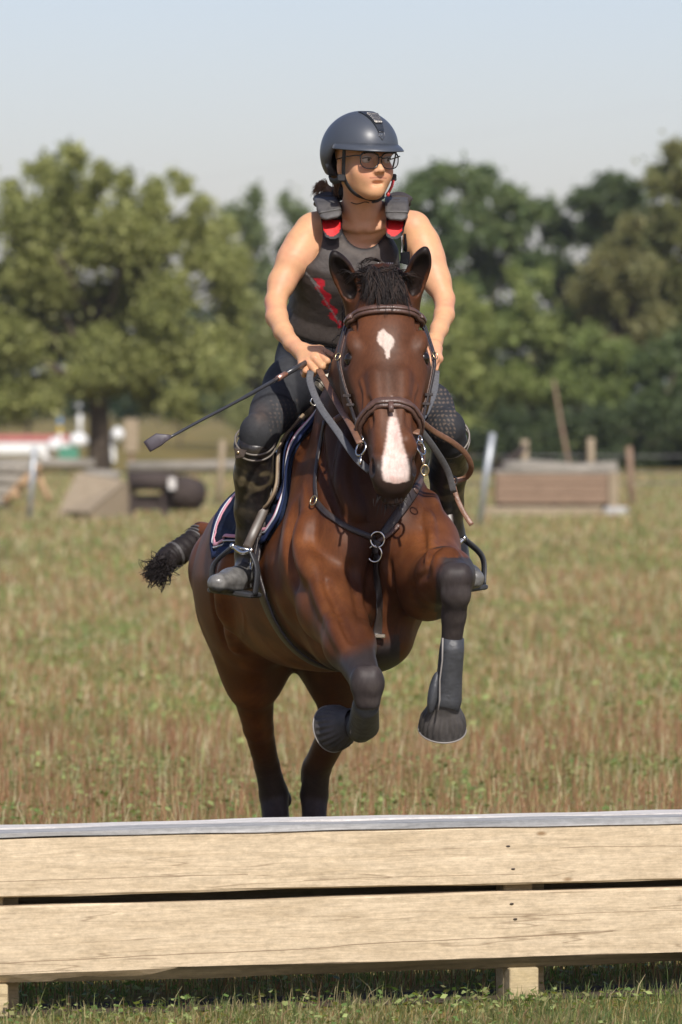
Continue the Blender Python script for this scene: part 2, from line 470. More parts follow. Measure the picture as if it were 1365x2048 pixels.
def blades(n, y0, y1, hmin, hmax, wid, pal, pw, seed, spread=1.35, front=None, power=1., lean=.35, green_bias=None):
    r = np.random.default_rng(seed)
    t = r.uniform(0, 1, n) ** power; y = y0 + (y1 - y0) * t
    hw = (682 / F_PX) * y * spread + .25; x = r.uniform(-1, 1, n) * hw
    if front is not None:
        s = (x - J0.x) * JN.x + (y - J0.y) * JN.y
        k = front(s, x, y); x, y = x[k], y[k]; n = len(x)
    pt = .6 * vnoise(np.stack([x, y * .6, 0 * x], 1), 1.1, 3) + .4 * vnoise(np.stack([x, y * .5, 0 * x], 1), 5.5, 13) ; pt2 = vnoise(np.stack([x, y * .6, 0 * x], 1), 4.5, 5)
    dens = .35 + .9 * pt
    h = (hmin + (hmax - hmin) * r.beta(2, 2.5, n)) * (.55 + .75 * pt2)
    a = r.uniform(0, 2 * np.pi, n); le = r.normal(0, lean, n) * h
    dx, dy = np.cos(a), np.sin(a)
    w = wid * r.uniform(.6, 1.3, n) * np.maximum(1, y / 26.)
    b = np.stack([x, y, np.zeros(n)], 1); tip = b + np.stack([dx * le, dy * le, h], 1)
    mid = b + np.stack([dx * le * .35, dy * le * .35, h * .6], 1)
    sx = np.stack([-np.sin(a + 1.2), np.cos(a + 1.2), 0 * a], 1)
    sx[:, 0] = np.where(np.abs(sx[:, 0]) < .35, .6, sx[:, 0])
    V = np.stack([b - sx * w[:, None] * .5, b + sx * w[:, None] * .5, mid + sx * w[:, None] * .45, mid - sx * w[:, None] * .45, tip + sx * w[:, None] * .12, tip - sx * w[:, None] * .12], 1).reshape(-1, 3)
    i = np.arange(n)[:, None] * 6
    Q = np.concatenate([i + np.array([[0, 1, 2, 3]]), i + np.array([[3, 2, 4, 5]])])
    pal = np.array(pal); pw_ = np.array(pw, float)
    wts = np.tile(pw_, (n, 1)); gm = np.clip((pt - .5) * 2.2, -1, 1)
    grn = pal[:, 1] > pal[:, 0]
    wts *= np.where(grn[None, :], np.exp(-1.9 * gm)[:, None], np.exp(1.3 * gm)[:, None])
    cs = np.cumsum(wts / wts.sum(1, keepdims=True), 1)
    ci = (r.uniform(0, 1, n)[:, None] > cs).sum(1).clip(0, len(pal) - 1)
    c = pal[ci] * r.uniform(.7, 1.3, n)[:, None]
    C = np.repeat(c, 6, 0)
    return V, Q, C
def merge(parts):
    V = []; Q = []; C = []; b = 0
    for v, q, c in parts: V.append(v); Q.append(q + b); C.append(c); b += len(v)
    return np.concatenate(V), np.concatenate(Q), np.concatenate(C)
STRAW = (.46, .35, .19); RED = (.35, .18, .105); RUST = (.24, .125, .07); OLIVE = (.22, .22, .09); GREEN = (.125, .20, .055); PALE = (.58, .50, .33); LIME = (.30, .36, .13)
PALD = [STRAW, RED, RUST, OLIVE, GREEN, PALE, LIME]
M_GR = leaf_mat('grass_blades', .3)
behind = lambda s, x, y: s < -.35
parts = [
    blades(110000, 14.4, 25, .015, .065, .0034, PALD, [2.2, 1.8, 1.6, 3.4, 3.6, .8, 1.6], 21, front=behind, power=.9, lean=.6),
    blades(36000, 14.4, 27, .06, .20, .0030, PALD, [1.6, 4.4, 5.0, .5, .1, 1.1, .1], 22, front=lambda s, x, y: (s < -.35) & (vnoise(np.stack([x, y * .6, 0 * x], 1), 3.2, 77) + .35 * (np.sin(x * 51 + y * 23) * np.sin(y * 37 - x * 19)) > .42), power=.9, lean=.16),
    blades(70000, 23, 48, .02, .07, .0046, PALD, [2.6, 1.4, 1.0, 2.8, 2.4, 1.4, 1.6], 23, power=.9, lean=.4), blades(26000, 24, 50, .06, .17, .0040, PALD, [2.4, 3., 2.6, .5, .2, 1.6, .2], 26, front=lambda s, x, y: vnoise(np.stack([x, y * .35, 0 * x], 1), 1.8, 78) > .5, power=.9, lean=.2),
    blades(60000, 44, 120, .03, .11, .0055, PALD, [2.8, 1.4, .9, 2.4, 1.6, 1.8, 1.2], 24, power=.9, lean=.25, spread=1.2),
]
def wide(n, y0, y1, xm, hmin, hmax, wid, pw, seed):
    r = np.random.default_rng(seed); v, q, c_ = blades(n, y0, y1, hmin, hmax, wid, PALD, pw, seed, power=.9, lean=.4)
    y = v.reshape(-1, 6, 3)[:, :2, 1].mean(1); hw = (682 / F_PX) * y * 1.3 + .2
    x0 = v.reshape(-1, 6, 3)[:, :2, 0].mean(1); sg = np.where(r.uniform(0, 1, len(y)) < .5, -1, 1); xn = sg * (hw + (xm - hw).clip(0) * r.uniform(0, 1, len(y)) ** 1.2)
    v = v.reshape(-1, 6, 3); v[:, :, 0] += (xn - x0)[:, None]; return v.reshape(-1, 3), q, c_
parts += [wide(60000, 16.5, 30, 7, .02, .10, .005, [2.4, 2.6, 2.2, 2.4, 2., 1., 1.2], 51), wide(45000, 30, 70, 14, .03, .12, .008, [2.6, 2, 1.6, 2.4, 2, 1.2, 1.2], 52)]
# broad low clover-like leaves
def clover(n, y0, y1, seed, size, front=None, zmax=.07):
    r = np.random.default_rng(seed); y = r.uniform(y0, y1, n); x = r.uniform(-1, 1, n) * ((682 / F_PX) * y * 1.3 + .2)
    if front is not None:
        s = (x - J0.x) * JN.x + (y - J0.y) * JN.y; k = front(s, x, y); x, y = x[k], y[k]; n = len(x)
    k = vnoise(np.stack([x, y, 0 * x], 1), 2.8, 9) > .5; x, y = x[k], y[k]; n = len(x)
    c = np.stack([x, y, r.uniform(.01, zmax, n)], 1); a = r.uniform(0, 6.3, n); w = size * r.uniform(.5, 1.3, n)
    u = np.stack([np.cos(a), np.sin(a), r.uniform(-.5, .5, n)], 1) * w[:, None]; v = np.stack([-np.sin(a), np.cos(a), r.uniform(.1, .8, n)], 1) * w[:, None] * .8
    V = np.stack([c - u, c - v, c + u, c + v], 1).reshape(-1, 3); Q = np.arange(n)[:, None] * 4 + np.arange(4)[None]
    pal = np.array([GREEN, LIME, OLIVE]); C = np.repeat(pal[r.integers(0, 3, n)] * r.uniform(.7, 1.25, n)[:, None], 4, 0)
    return V, Q, C
parts.append(clover(30000, 14.5, 24, 31, .012, behind, .09))
parts.append(clover(14000, 24, 60, 32, .018))
V, Q, C = merge(parts)
tag(obj('meadow_grass', np_mesh('meadow_grass', V, Q, False, C), M_GR), 'dry reddish and green meadow grass over the whole field', 'grass', kind='stuff')
sp = MB(); _q = [JU * x + JN * s_ for x, s_ in ((-3, -.26), (3, -.26), (3, .02), (-3, .02))]; sp.add([Vector((J0.x, J0.y, .004)) + q for q in _q], [(0, 1, 2, 3)])  # soil strip coloured near black to paint in the shade under the jump
tag(sp.build('jump_shade_strip', mat('shade_dark_soil', (.055, .040, .028), .95, spec=.1, nscale=30, namt=.5, col2=(.10, .075, .05), bump=.8, bscale=60)), kind='structure')
infront = lambda s, x, y: s > -.34
PALG = [(.33, .28, .15), (.20, .125, .07), (.17, .165, .07), (.10, .14, .045), (.075, .10, .03), (.22, .25, .09)]
parts = [blades(46000, 12.6, 15.4, .012, .052, .0028, PALG, [1.8, .8, 2.4, 3, 2, 1.1], 41, front=lambda s, x, y: (s > .05) | ((s > -.34) & (s < .05) & (np.sin(x * 37.) * np.sin(y * 41. + x * 13) > .55)), spread=1.6, lean=.45),
         blades(1300, 13.2, 15.2, .04, .10, .0026, PALG, [2.5, 1.4, 1.5, 2, 1, 1], 42, front=infront, spread=1.6, lean=.3),
         clover(5000, 12.8, 15.2, 43, .009, infront, .04)]
V, Q, C = merge(parts)
tag(obj('short_grass', np_mesh('short_grass', V, Q, False, C), M_GR), 'short green grass and clover in front of and under the timber jump', 'grass', kind='stuff')
# ------------------------------------------------------------------ timber jump in front
def wood_mat(name, c1, c2, dark, knots=True, sx=1.6, cracks=.6, lines=()):
    m, nt, N, L, b = _mat(name)
    tc = N.new('ShaderNodeTexCoord'); mp = N.new('ShaderNodeMapping'); L.new(tc.outputs['Object'], mp.inputs[0])
    mp.inputs['Scale'].default_value = (sx, 34, 34)
    n1 = N.new('ShaderNodeTexNoise'); n1.inputs['Scale'].default_value = 1.; n1.inputs['Detail'].default_value = 8; n1.inputs['Roughness'].default_value = .62; n1.inputs['Distortion'].default_value = .5
    L.new(mp.outputs[0], n1.inputs['Vector'])
    r = N.new('ShaderNodeValToRGB'); e = r.color_ramp.elements; e[0].position = .3; e[0].color = (*c1, 1); e[1].position = .66; e[1].color = (*c2, 1)
    L.new(n1.outputs['Fac'], r.inputs[0])
    mpf = N.new('ShaderNodeMapping'); L.new(tc.outputs['Object'], mpf.inputs[0]); mpf.inputs['Scale'].default_value = (14, 260, 260)
    nf = N.new('ShaderNodeTexNoise'); nf.inputs['Scale'].default_value = 1; nf.inputs['Detail'].default_value = 5
    L.new(mpf.outputs[0], nf.inputs['Vector'])
    rf = N.new('ShaderNodeMapRange'); rf.inputs['From Min'].default_value = .3; rf.inputs['From Max'].default_value = .7; rf.inputs['To Min'].default_value = .84; rf.inputs['To Max'].default_value = 1.10
    L.new(nf.outputs['Fac'], rf.inputs['Value'])
    m0 = N.new('ShaderNodeMix'); m0.data_type = 'RGBA'; m0.blend_type = 'MULTIPLY'; m0.inputs['Factor'].default_value = 1
    L.new(r.outputs[0], m0.inputs['A']); L.new(rf.outputs[0], m0.inputs['B']); src = m0.outputs['Result']
    nsp = N.new('ShaderNodeTexNoise'); nsp.inputs['Scale'].default_value = 75; nsp.inputs['Detail'].default_value = 6; nsp.inputs['Roughness'].default_value = .8
    msp = N.new('ShaderNodeMapping'); msp.inputs['Scale'].default_value = (.45, 1, 1); L.new(tc.outputs['Object'], msp.inputs[0]); L.new(msp.outputs[0], nsp.inputs['Vector'])
    rsp = N.new('ShaderNodeMapRange'); rsp.inputs['From Min'].default_value = .3; rsp.inputs['From Max'].default_value = .7; rsp.inputs['To Min'].default_value = .74; rsp.inputs['To Max'].default_value = 1.2
    L.new(nsp.outputs['Fac'], rsp.inputs['Value'])
    ms = N.new('ShaderNodeMix'); ms.data_type = 'RGBA'; ms.blend_type = 'MULTIPLY'; ms.inputs['Factor'].default_value = 1
    L.new(src, ms.inputs['A']); L.new(rsp.outputs[0], ms.inputs['B']); src = ms.outputs['Result']
    # thin dark drying cracks
    mp2 = N.new('ShaderNodeMapping'); L.new(tc.outputs['Object'], mp2.inputs[0]); mp2.inputs['Scale'].default_value = (.45, 11, 11)
    n2 = N.new('ShaderNodeTexNoise'); n2.inputs['Scale'].default_value = 1.2; n2.inputs['Detail'].default_value = 3
    L.new(mp2.outputs[0], n2.inputs['Vector'])
    sb = N.new('ShaderNodeMath'); sb.operation = 'SUBTRACT'; sb.inputs[1].default_value = .5; L.new(n2.outputs['Fac'], sb.inputs[0])
    ab = N.new('ShaderNodeMath'); ab.operation = 'ABSOLUTE'; L.new(sb.outputs[0], ab.inputs[0])
    rr = N.new('ShaderNodeMapRange'); rr.inputs['From Min'].default_value = .0; rr.inputs['From Max'].default_value = .006; rr.inputs['To Min'].default_value = cracks; rr.inputs['To Max'].default_value = 0
    L.new(ab.outputs[0], rr.inputs['Value'])
    n3 = N.new('ShaderNodeTexNoise'); n3.inputs['Scale'].default_value = 3.5; L.new(tc.outputs['Object'], n3.inputs['Vector'])
    r3 = N.new('ShaderNodeMapRange'); r3.inputs['From Min'].default_value = .42; r3.inputs['From Max'].default_value = .52; L.new(n3.outputs['Fac'], r3.inputs['Value'])
    mu = N.new('ShaderNodeMath'); mu.operation = 'MULTIPLY'; L.new(rr.outputs[0], mu.inputs[0]); L.new(r3.outputs[0], mu.inputs[1])
    m1 = N.new('ShaderNodeMix'); m1.data_type = 'RGBA'; m1.inputs['B'].default_value = (*dark, 1)
    L.new(src, m1.inputs['A']); L.new(mu.outputs[0], m1.inputs['Factor']); src = m1.outputs['Result']
    if knots:
        mk = N.new('ShaderNodeMapping'); L.new(tc.outputs['Object'], mk.inputs[0]); mk.inputs['Scale'].default_value = (2.6, 5, 6)
        vk = N.new('ShaderNodeTexVoronoi'); vk.inputs['Scale'].default_value = 1.5; L.new(mk.outputs[0], vk.inputs['Vector'])
        rk = N.new('ShaderNodeMapRange'); rk.inputs['From Min'].default_value = .03; rk.inputs['From Max'].default_value = .075; rk.inputs['To Min'].default_value = .8; rk.inputs['To Max'].default_value = 0
        L.new(vk.outputs['Distance'], rk.inputs['Value'])
        m2 = N.new('ShaderNodeMix'); m2.data_type = 'RGBA'; m2.inputs['B'].default_value = (.20, .115, .05, 1)
        L.new(src, m2.inputs['A']); L.new(rk.outputs[0], m2.inputs['Factor']); src = m2.outputs['Result']
    if lines:                                            # long drying cracks that wander along the board
        sxyz = N.new('ShaderNodeSeparateXYZ'); L.new(tc.outputs['Object'], sxyz.inputs[0])
        wob = N.new('ShaderNodeTexNoise'); wob.noise_dimensions = '1D'; wob.inputs['Scale'].default_value = 2.2; wob.inputs['Detail'].default_value = 5; L.new(sxyz.outputs['X'], wob.inputs['W'])
        def mth(op, a_, b_):
            q = N.new('ShaderNodeMath'); q.operation = op
            for k, v in enumerate((a_, b_)):
                if v is None: continue
                if isinstance(v, (int, float)): q.inputs[k].default_value = v
                else: L.new(v, q.inputs[k])
            return q.outputs[0]
        for z0, slope, amp, x0, x1, wdt in lines:
            zc = mth('ADD', mth('MULTIPLY', sxyz.outputs['X'], slope), z0); zc = mth('ADD', zc, mth('MULTIPLY', mth('SUBTRACT', wob.outputs['Fac'], .5), amp))
            dz = mth('ABSOLUTE', mth('SUBTRACT', sxyz.outputs['Z'], zc), None)
            q = N.new('ShaderNodeMapRange'); q.inputs['From Min'].default_value = wdt * .4; q.inputs['From Max'].default_value = wdt; q.inputs['To Min'].default_value = .8; q.inputs['To Max'].default_value = 0; L.new(dz, q.inputs['Value'])
            inn = mth('MULTIPLY', mth('GREATER_THAN', sxyz.outputs['X'], x0), mth('LESS_THAN', sxyz.outputs['X'], x1))
            fac = mth('MULTIPLY', q.outputs[0], inn)
            m3 = N.new('ShaderNodeMix'); m3.data_type = 'RGBA'; m3.inputs['B'].default_value = (*dark, 1); L.new(src, m3.inputs['A']); L.new(fac, m3.inputs['Factor']); src = m3.outputs['Result']
    L.new(src, b.inputs['Base Color']); b.inputs['Roughness'].default_value = .85; b.inputs['Specular IOR Level'].default_value = .2
    bp = N.new('ShaderNodeBump'); bp.inputs['Strength'].default_value = .5; bp.inputs['Distance'].default_value = .003
    L.new(n1.outputs['Fac'], bp.inputs['Height']); L.new(bp.outputs[0], b.inputs['Normal'])
    return m
M_PINE = wood_mat('pine_board', (.46, .36, .235), (.60, .485, .335), (.17, .115, .065), sx=4., lines=((.157, .020, .020, -1.9, .75, .0016), (.352, .006, .014, -1.9, -.25, .0013), (.398, -.004, .018, .6, 2.3, .0011), (.215, .010, .016, .35, 2.3, .0011), (.331, .0, .008, -.1, .5, .0010)))
M_GREYTOP = wood_mat('weathered_top', (.19, .20, .215), (.43, .42, .405), (.12, .12, .12), False, 1.1)
M_PALETOP = wood_mat('bleached_top', (.50, .475, .45), (.68, .65, .61), (.2, .2, .2), False)
M_SHADE_WANE = wood_mat('shaded_waney_edge', (.075, .06, .032), (.15, .12, .07), (.05, .04, .02), False)  # wane darkened so its colour holds the shade of the down-facing bevel
M_STUMP = wood_mat('post_wood', (.36, .28, .15), (.50, .40, .24), (.15, .1, .05), False, 8)
JM = Matrix.Translation(J0) @ Matrix.Rotation(JYAW, 4, 'Z')
def plank(name, prof, x0, x1, m, parent, wob=.002, seed=0, n=50):
    """an extruded board: prof = (y, z) outline, gently uneven along its length"""
    r = random.Random(seed); ph = [r.uniform(0, 6) for _ in range(4)]; mb = MB(); k = len(prof); vs = []
    for i in range(n + 1):
        x = x0 + (x1 - x0) * i / n
        for j, (y, z) in enumerate(prof):
            w = wob * (math.sin(x * 2.3 + ph[0] + j * .4) + .6 * math.sin(x * 6.1 + ph[1] + j) + .4 * math.sin(x * 17 + ph[2] + 2 * j))
            vs.append((x, y + w * .5, z + w))
    fs = [(i * k + j, i * k + (j + 1) % k, (i + 1) * k + (j + 1) % k, (i + 1) * k + j) for i in range(n) for j in range(k)]
    fs += [tuple(range(k - 1, -1, -1)), tuple(n * k + j for j in range(k))]
    mb.add(vs, [f[::-1] for f in fs]); o = mb.build(name, m, parent)
    o.parent = parent; o.matrix_parent_inverse.identity()
    return o
jump = thing('timber_jump', 'low cross-country jump of two pale pine planks under a weathered flat top, nearest the camera', 'jump')
jump.matrix_world = JM; jump.location = J0; jump.rotation_euler = (0, 0, JYAW)
XL, XR = -1.9, 2.3
def board_prof(z0, z1, y0=0, th=.05, cb=.005, ct=.005):
    return [(y0 + ct, z1), (y0 + th, z1), (y0 + th, z0), (y0 + cb, z0), (y0, z0 + cb * 1.0), (y0, z1 - ct)]
plank('front_board', board_prof(.305, .4565), XL, XR, M_PINE, jump, seed=1)
plank('front_board', [(.005, .284), (.05, .284), (.05, .090), (.024, .090), (.0, .113), (0, .279)], XL, XR, M_PINE, jump, seed=2)
plank('shaded_waney_edge', [(-.002, .1150), (.022, .1150), (.05, .086), (.024, .0855)], XL, XR, M_SHADE_WANE, jump, wob=.0022, seed=5)
plank('top_board', [(-.004, .472), (.100, .472), (.100, .457), (-.004, .457)], XL, XR, M_GREYTOP, jump, seed=3)
plank('top_board', [(.106, .4745), (.215, .4745), (.215, .457), (.106, .457)], XL, XR, M_PALETOP, jump, seed=4)
for i, x in enumerate((-.925, .505, 1.95)):
    mb = MB(); mb.box((x - .04, .052, -.06), (x + .04, .12, .455), bev=.004)
    mb.box((x - .04, .004, -.05), (x + .04, .0515, .0845), bev=.003)
    o = mb.build('post', M_STUMP, jump); o.matrix_parent_inverse.identity()
    mb = MB(); mb.box((x + .02, .13, -.06), (x + .10, .19, .455), bev=.004)
    o = mb.build('post', M_STUMP, jump); o.matrix_parent_inverse.identity()
plank('back_board', board_prof(.20, .455, .193, .02), XL, XR, M_SHADE_WANE, jump, seed=8)
M_BOLT = mat('rusty_bolt', (.06, .045, .035), .6, .5)
for i, (x, z) in enumerate(((.458, .405), (.460, .345), (.468, .254), (.466, .214))):
    mb = MB(); mb.ball((x + .012 * (i % 2), -.001, z), (.006, .002, .0025), 10, 6)
    o = mb.build('bolt', M_BOLT, jump); o.matrix_parent_inverse.identity()

# ------------------------------------------------------------------ far away: trees
M_LEAF = leaf_mat('leaves', .3)
M_BARK = mat('bark', (.075, .055, .038), .9, nscale=14, namt=.5, bump=.8, bscale=20, stretch=(1, 1, .25))
def leafcloud(clumps, n, size, cols, seed, droop=.0, gap=.0):
    """leaf quads spread through clumps = (x, y, z, rx, ry, rz) with uneven density"""
    r = np.random.default_rng(seed); cl = np.array(clumps, float)
    vol = (cl[:, 3] * cl[:, 4] * cl[:, 5]) ** .72; ci = r.choice(len(cl), n, p=vol / vol.sum())
    d = r.normal(size=(n, 3)); d /= np.linalg.norm(d, axis=1)[:, None]
    rr = np.abs(r.normal(0, .62, n)); c = cl[ci, :3] + d * rr[:, None] * cl[ci, 3:]
    c += r.normal(size=(n, 3)) * size * .8
    k = .5 * vnoise(c, 2.4 / max(.3, cl[:, 3].mean()), seed) + .5 * vnoise(c, 6. / max(.3, cl[:, 3].mean()), seed + 1) > gap; c = c[k]; ci = ci[k]; n = len(c)
    a = r.normal(size=(n, 3)); a[:, 2] -= droop; a /= np.linalg.norm(a, axis=1)[:, None]
    b = np.cross(a, r.normal(size=(n, 3))); b /= np.linalg.norm(b, axis=1)[:, None]
    s = (size * r.uniform(.55, 1.35, n))[:, None]
    V = np.stack([c - a * s, c - b * s * .45, c + a * s, c + b * s * .45], 1).reshape(-1, 3)
    Q = np.arange(n)[:, None] * 4 + np.arange(4)[None]
    cols = np.array(cols); clc = r.uniform(0, 1, len(cl)); t = np.clip(.35 * clc[ci] + .65 * r.uniform(0, 1, n), 0, .999) * (len(cols) - 1)
    i0 = t.astype(int); f = (t - i0)[:, None]; C = cols[i0] * (1 - f) + cols[np.minimum(i0 + 1, len(cols) - 1)] * f
    C = C * r.uniform(.65, 1.35, n)[:, None]
    return V, Q, np.repeat(C, 4, 0)
def crown_clumps(base, h, w, d, n, seed, lo=.15, shape='round', cs=.28):
    r = random.Random(seed); out = []
    for i in range(n):
        while 1:
            u, v, t = r.uniform(-1, 1), r.uniform(-1, 1), r.uniform(lo, 1)
            if shape == 'round': lim = math.sqrt(max(0, 1 - ((t - .52) / .5) ** 2))
            elif shape == 'tall': lim = min(1, (1.02 - t) * 2.2) ** .7
            else: lim = min(1, (1.04 - t) * 3) ** .5
            if math.hypot(u, v) < lim: break
        c = cs * r.uniform(.6, 1.3)
        out.append((base.x + u * w, base.y + v * d, base.z + t * h, w * c, d * c, h * c * .62 * r.uniform(.7, 1.2)))
    return out
def tree(label, x, ybase, dpt, wpx, toppx, n, size, cols, seed, group='trees along the back of the field', shape='round', lo=.15, ncl=26, trunk=.02, cs=.28, gap=.0, lean=0, name='broadleaf_tree', clumps=None, droop=0):
    base = P(x, ybase, dpt); base.z = 0
    h = CAM_H + (800 - toppx) * dpt / F_PX; w = S(wpx / 2, dpt)
    root = thing(name, label, 'tree' if 'shrub' not in name else 'shrub', base, group)
    r = random.Random(seed); mb = MB()
    cl = clumps(base, h) if clumps else crown_clumps(base, h, w * .84, w * .75, ncl, seed, lo, shape, cs)
    tr = h * trunk; top = base + Vector((lean, 0, h * .55))
    trunkpts = [base + Vector((0, 0, -.2)), base + Vector((lean * .15, 0, h * .12)), base + Vector((lean * .5 + r.uniform(-.1, .1), 0, h * .32)), top]
    mb.tube(trunkpts, [tr * 1.25, tr, tr * .8, tr * .45], 8)
    o = mb.build('trunk', M_BARK, root)
    lb = MB()
    for c in sorted(cl, key=lambda q: -q[5])[:14]:
        t = r.uniform(.25, .9); s0 = trunkpts[1].lerp(top, t); e = Vector(c[:3]); m_ = s0.lerp(e, .5) + Vector((0, 0, r.uniform(-.05, .1) * h * .3))
        lb.tube([s0, m_, e], [tr * .4, tr * .25, tr * .08], 5)
    lb.build('limbs', M_BARK, root)
    V, Q, C = leafcloud(cl, n, size, cols, seed, droop, gap)
    obj('crown', np_mesh('crown', V, Q, False, C), M_LEAF, root)
    return root
WIL = [(.155, .17, .055), (.215, .23, .075), (.275, .28, .10), (.34, .335, .14)]
DG = [(.055, .088, .034), (.085, .125, .046), (.13, .175, .062), (.18, .21, .085)]
DRK = [(.04, .058, .025), (.062, .088, .033), (.10, .128, .046)]
MID = [(.14, .18, .055), (.20, .24, .075), (.28, .30, .11)]
BRN = [(.13, .135, .055), (.175, .17, .07), (.23, .205, .09)]
BLU = [(.10, .13, .06), (.145, .18, .08), (.20, .23, .11)]
def blobs(spec, seed, dj=1.6, k=7):
    """crown clumps around (px, py, rx, ry) centres, scattered in depth too"""
    def f(base, h):
        r = random.Random(seed); out = []
        for (px, py, rx, ry) in spec:
            for j in range(k):
                q = P(px + r.uniform(-.45, .45) * rx, py + r.uniform(-.45, .45) * ry, base.y + r.uniform(-dj, dj)); s_ = r.uniform(.28, .62)
                out.append((q.x, q.y, q.z, S(rx, base.y) * s_, S(rx, base.y) * s_, S(ry, base.y) * s_))
        return out
    return f
W_ = [(60, 470, 75, 95), (150, 400, 85, 85), (235, 440, 90, 90), (330, 450, 80, 85), (410, 500, 75, 80), (110, 560, 100, 90), (230, 580, 110, 95), (350, 600, 110, 90), (450, 600, 60, 95),
      (60, 690, 105, 90), (180, 690, 105, 90), (310, 700, 95, 85), (400, 730, 90, 85), (30, 790, 80, 60), (110, 790, 60, 55), (300, 790, 60, 55), (375, 800, 70, 50), (470, 700, 45, 80), (200, 770, 90, 60),
      (160, 320, 30, 38), (205, 350, 30, 45), (95, 350, 30, 50), (250, 365, 24, 40), (365, 372, 22, 32), (310, 385, 30, 34), (20, 400, 35, 50), (405, 415, 26, 34), (-40, 600, 80, 120), (-30, 760, 90, 90), (-40, 460, 60, 80), (40, 560, 70, 70), (180, 480, 70, 70), (290, 520, 80, 70), (20, 640, 70, 80), (460, 540, 45, 60), (130, 310, 14, 24), (345, 355, 12, 20), (60, 345, 14, 24)]
BG = 'trees along the back of the field'; SG = 'shrubs at the foot of the wood'
def btree(name, label, d, n, size, cols, seed, spec, gap=.25, k=7, group=BG, dj=1.6):
    xs = [q[0] for q in spec]; return tree(label, sum(xs) / len(xs), 930, d, max(xs) - min(xs) + 80, min(q[1] - q[3] for q in spec), n, size, cols, seed, group=group, clumps=blobs(spec, seed, dj, k), gap=gap, name=name)
tree('broad olive-green willow with a dark trunk, filling the left of the field edge', 200, 935, 118, 520, 300, 120000, .082, WIL, 3, trunk=.034, clumps=blobs(W_, 5), name='willow_tree', gap=.10, droop=.3)
btree('poplar_tree', 'slender blue-green poplar group rising behind the willow, left of the rider', 172, 12000, .13, BLU, 8, [(515, 400, 16, 36), (475, 430, 22, 50), (510, 470, 35, 60), (480, 540, 50, 70), (530, 560, 45, 70), (500, 660, 60, 80), (545, 740, 60, 80), (480, 780, 70, 70), (455, 440, 14, 40)], .36)
btree('poplar_tree', 'slim poplar with a pointed top close beside the rider\'s arm', 175, 9000, .13, BLU, 9, [(575, 410, 14, 34), (600, 450, 22, 50), (580, 510, 34, 60), (620, 560, 40, 70), (600, 650, 50, 80), (620, 760, 60, 90)], .36)
btree('broadleaf_tree', 'rounded dark green tree rising behind the rider\'s shoulder on the right', 170, 30000, .13, DG, 12, [(925, 480, 60, 60), (945, 430, 50, 40), (905, 350, 46, 32), (850, 375, 55, 40), (955, 365, 50, 40), (1010, 395, 55, 42), (1060, 430, 50, 45), (830, 440, 50, 55), (880, 430, 40, 40), (1000, 460, 65, 55), (860, 520, 60, 60), (985, 540, 70, 60), (1060, 520, 60, 60), (900, 600, 90, 60), (1010, 640, 90, 70), (930, 740, 120, 90), (790, 420, 40, 50), (780, 500, 50, 60)], .12)
btree('broadleaf_tree', 'dark green tree with a flat top between the round tree and the tall brown one', 173, 22000, .13, DRK, 14, [(1105, 420, 30, 30), (1150, 400, 40, 32), (1130, 470, 60, 50), (1190, 470, 60, 60), (1120, 560, 70, 70), (1180, 600, 70, 80), (1100, 700, 90, 90), (1200, 740, 90, 90)], .12)
btree('broadleaf_tree', 'round dark tree topping the middle of the right hand wood', 168, 16000, .13, DRK, 15, [(1215, 375, 40, 28), (1255, 385, 40, 30), (1180, 400, 34, 30), (1215, 430, 60, 45), (1270, 450, 50, 60), (1230, 520, 70, 70), (1300, 560, 60, 70)], .12)
btree('broadleaf_tree', 'tall brownish tree with thinning leaves at the right edge', 142, 26000, .11, [(.10, .125, .045), (.155, .16, .06), (.22, .205, .085)], 16, [(1355, 305, 30, 36), (1320, 370, 34, 45), (1375, 370, 50, 60), (1340, 450, 60, 60), (1390, 470, 60, 80), (1300, 470, 40, 50), (1340, 560, 70, 70), (1400, 620, 70, 90), (1330, 680, 80, 80)], .22)
btree('broadleaf_tree', 'rusty brown leaved tree in front of the dark wood on the right', 138, 18000, .10, BRN, 17, [(1240, 500, 44, 50), (1200, 540, 44, 50), (1275, 560, 50, 50), (1230, 610, 60, 55), (1180, 640, 45, 50), (1290, 650, 55, 60), (1265, 450, 26, 36), (1160, 590, 30, 36), (1230, 700, 70, 50)], .22)
btree('young_tree', 'light green young tree standing right of the horse\'s ear', 140, 18000, .09, [(.18, .22, .065), (.25, .28, .09), (.34, .35, .13)], 18, [(930, 590, 24, 34), (960, 620, 34, 40), (920, 660, 50, 50), (980, 680, 50, 55), (900, 740, 60, 60), (960, 770, 70, 60), (870, 650, 40, 60), (930, 850, 90, 50)], .12)
btree('young_tree', 'light green young tree with two pointed tops, second from the rider', 139, 20000, .09, MID, 19, [(1035, 555, 22, 34), (1085, 560, 22, 36), (1055, 600, 44, 44), (1040, 660, 60, 60), (1110, 670, 60, 60), (1020, 760, 70, 70), (1110, 780, 80, 70), (1050, 860, 100, 50)], .12)
btree('young_tree', 'mid green bushy tree at the foot of the brown tree', 136, 20000, .09, MID[:2], 20, [(1180, 690, 44, 40), (1240, 720, 50, 45), (1160, 760, 60, 60), (1230, 800, 70, 60), (1190, 870, 90, 50)], .22)
btree('young_tree', 'dark bushy tree filling the lower right corner of the wood', 132, 20000, .09, [(.04, .06, .022), (.07, .10, .034), (.11, .14, .05)], 24, [(1300, 720, 50, 50), (1350, 700, 60, 60), (1310, 800, 70, 60), (1370, 820, 80, 80), (1290, 880, 80, 50), (1380, 900, 80, 50)], .22)
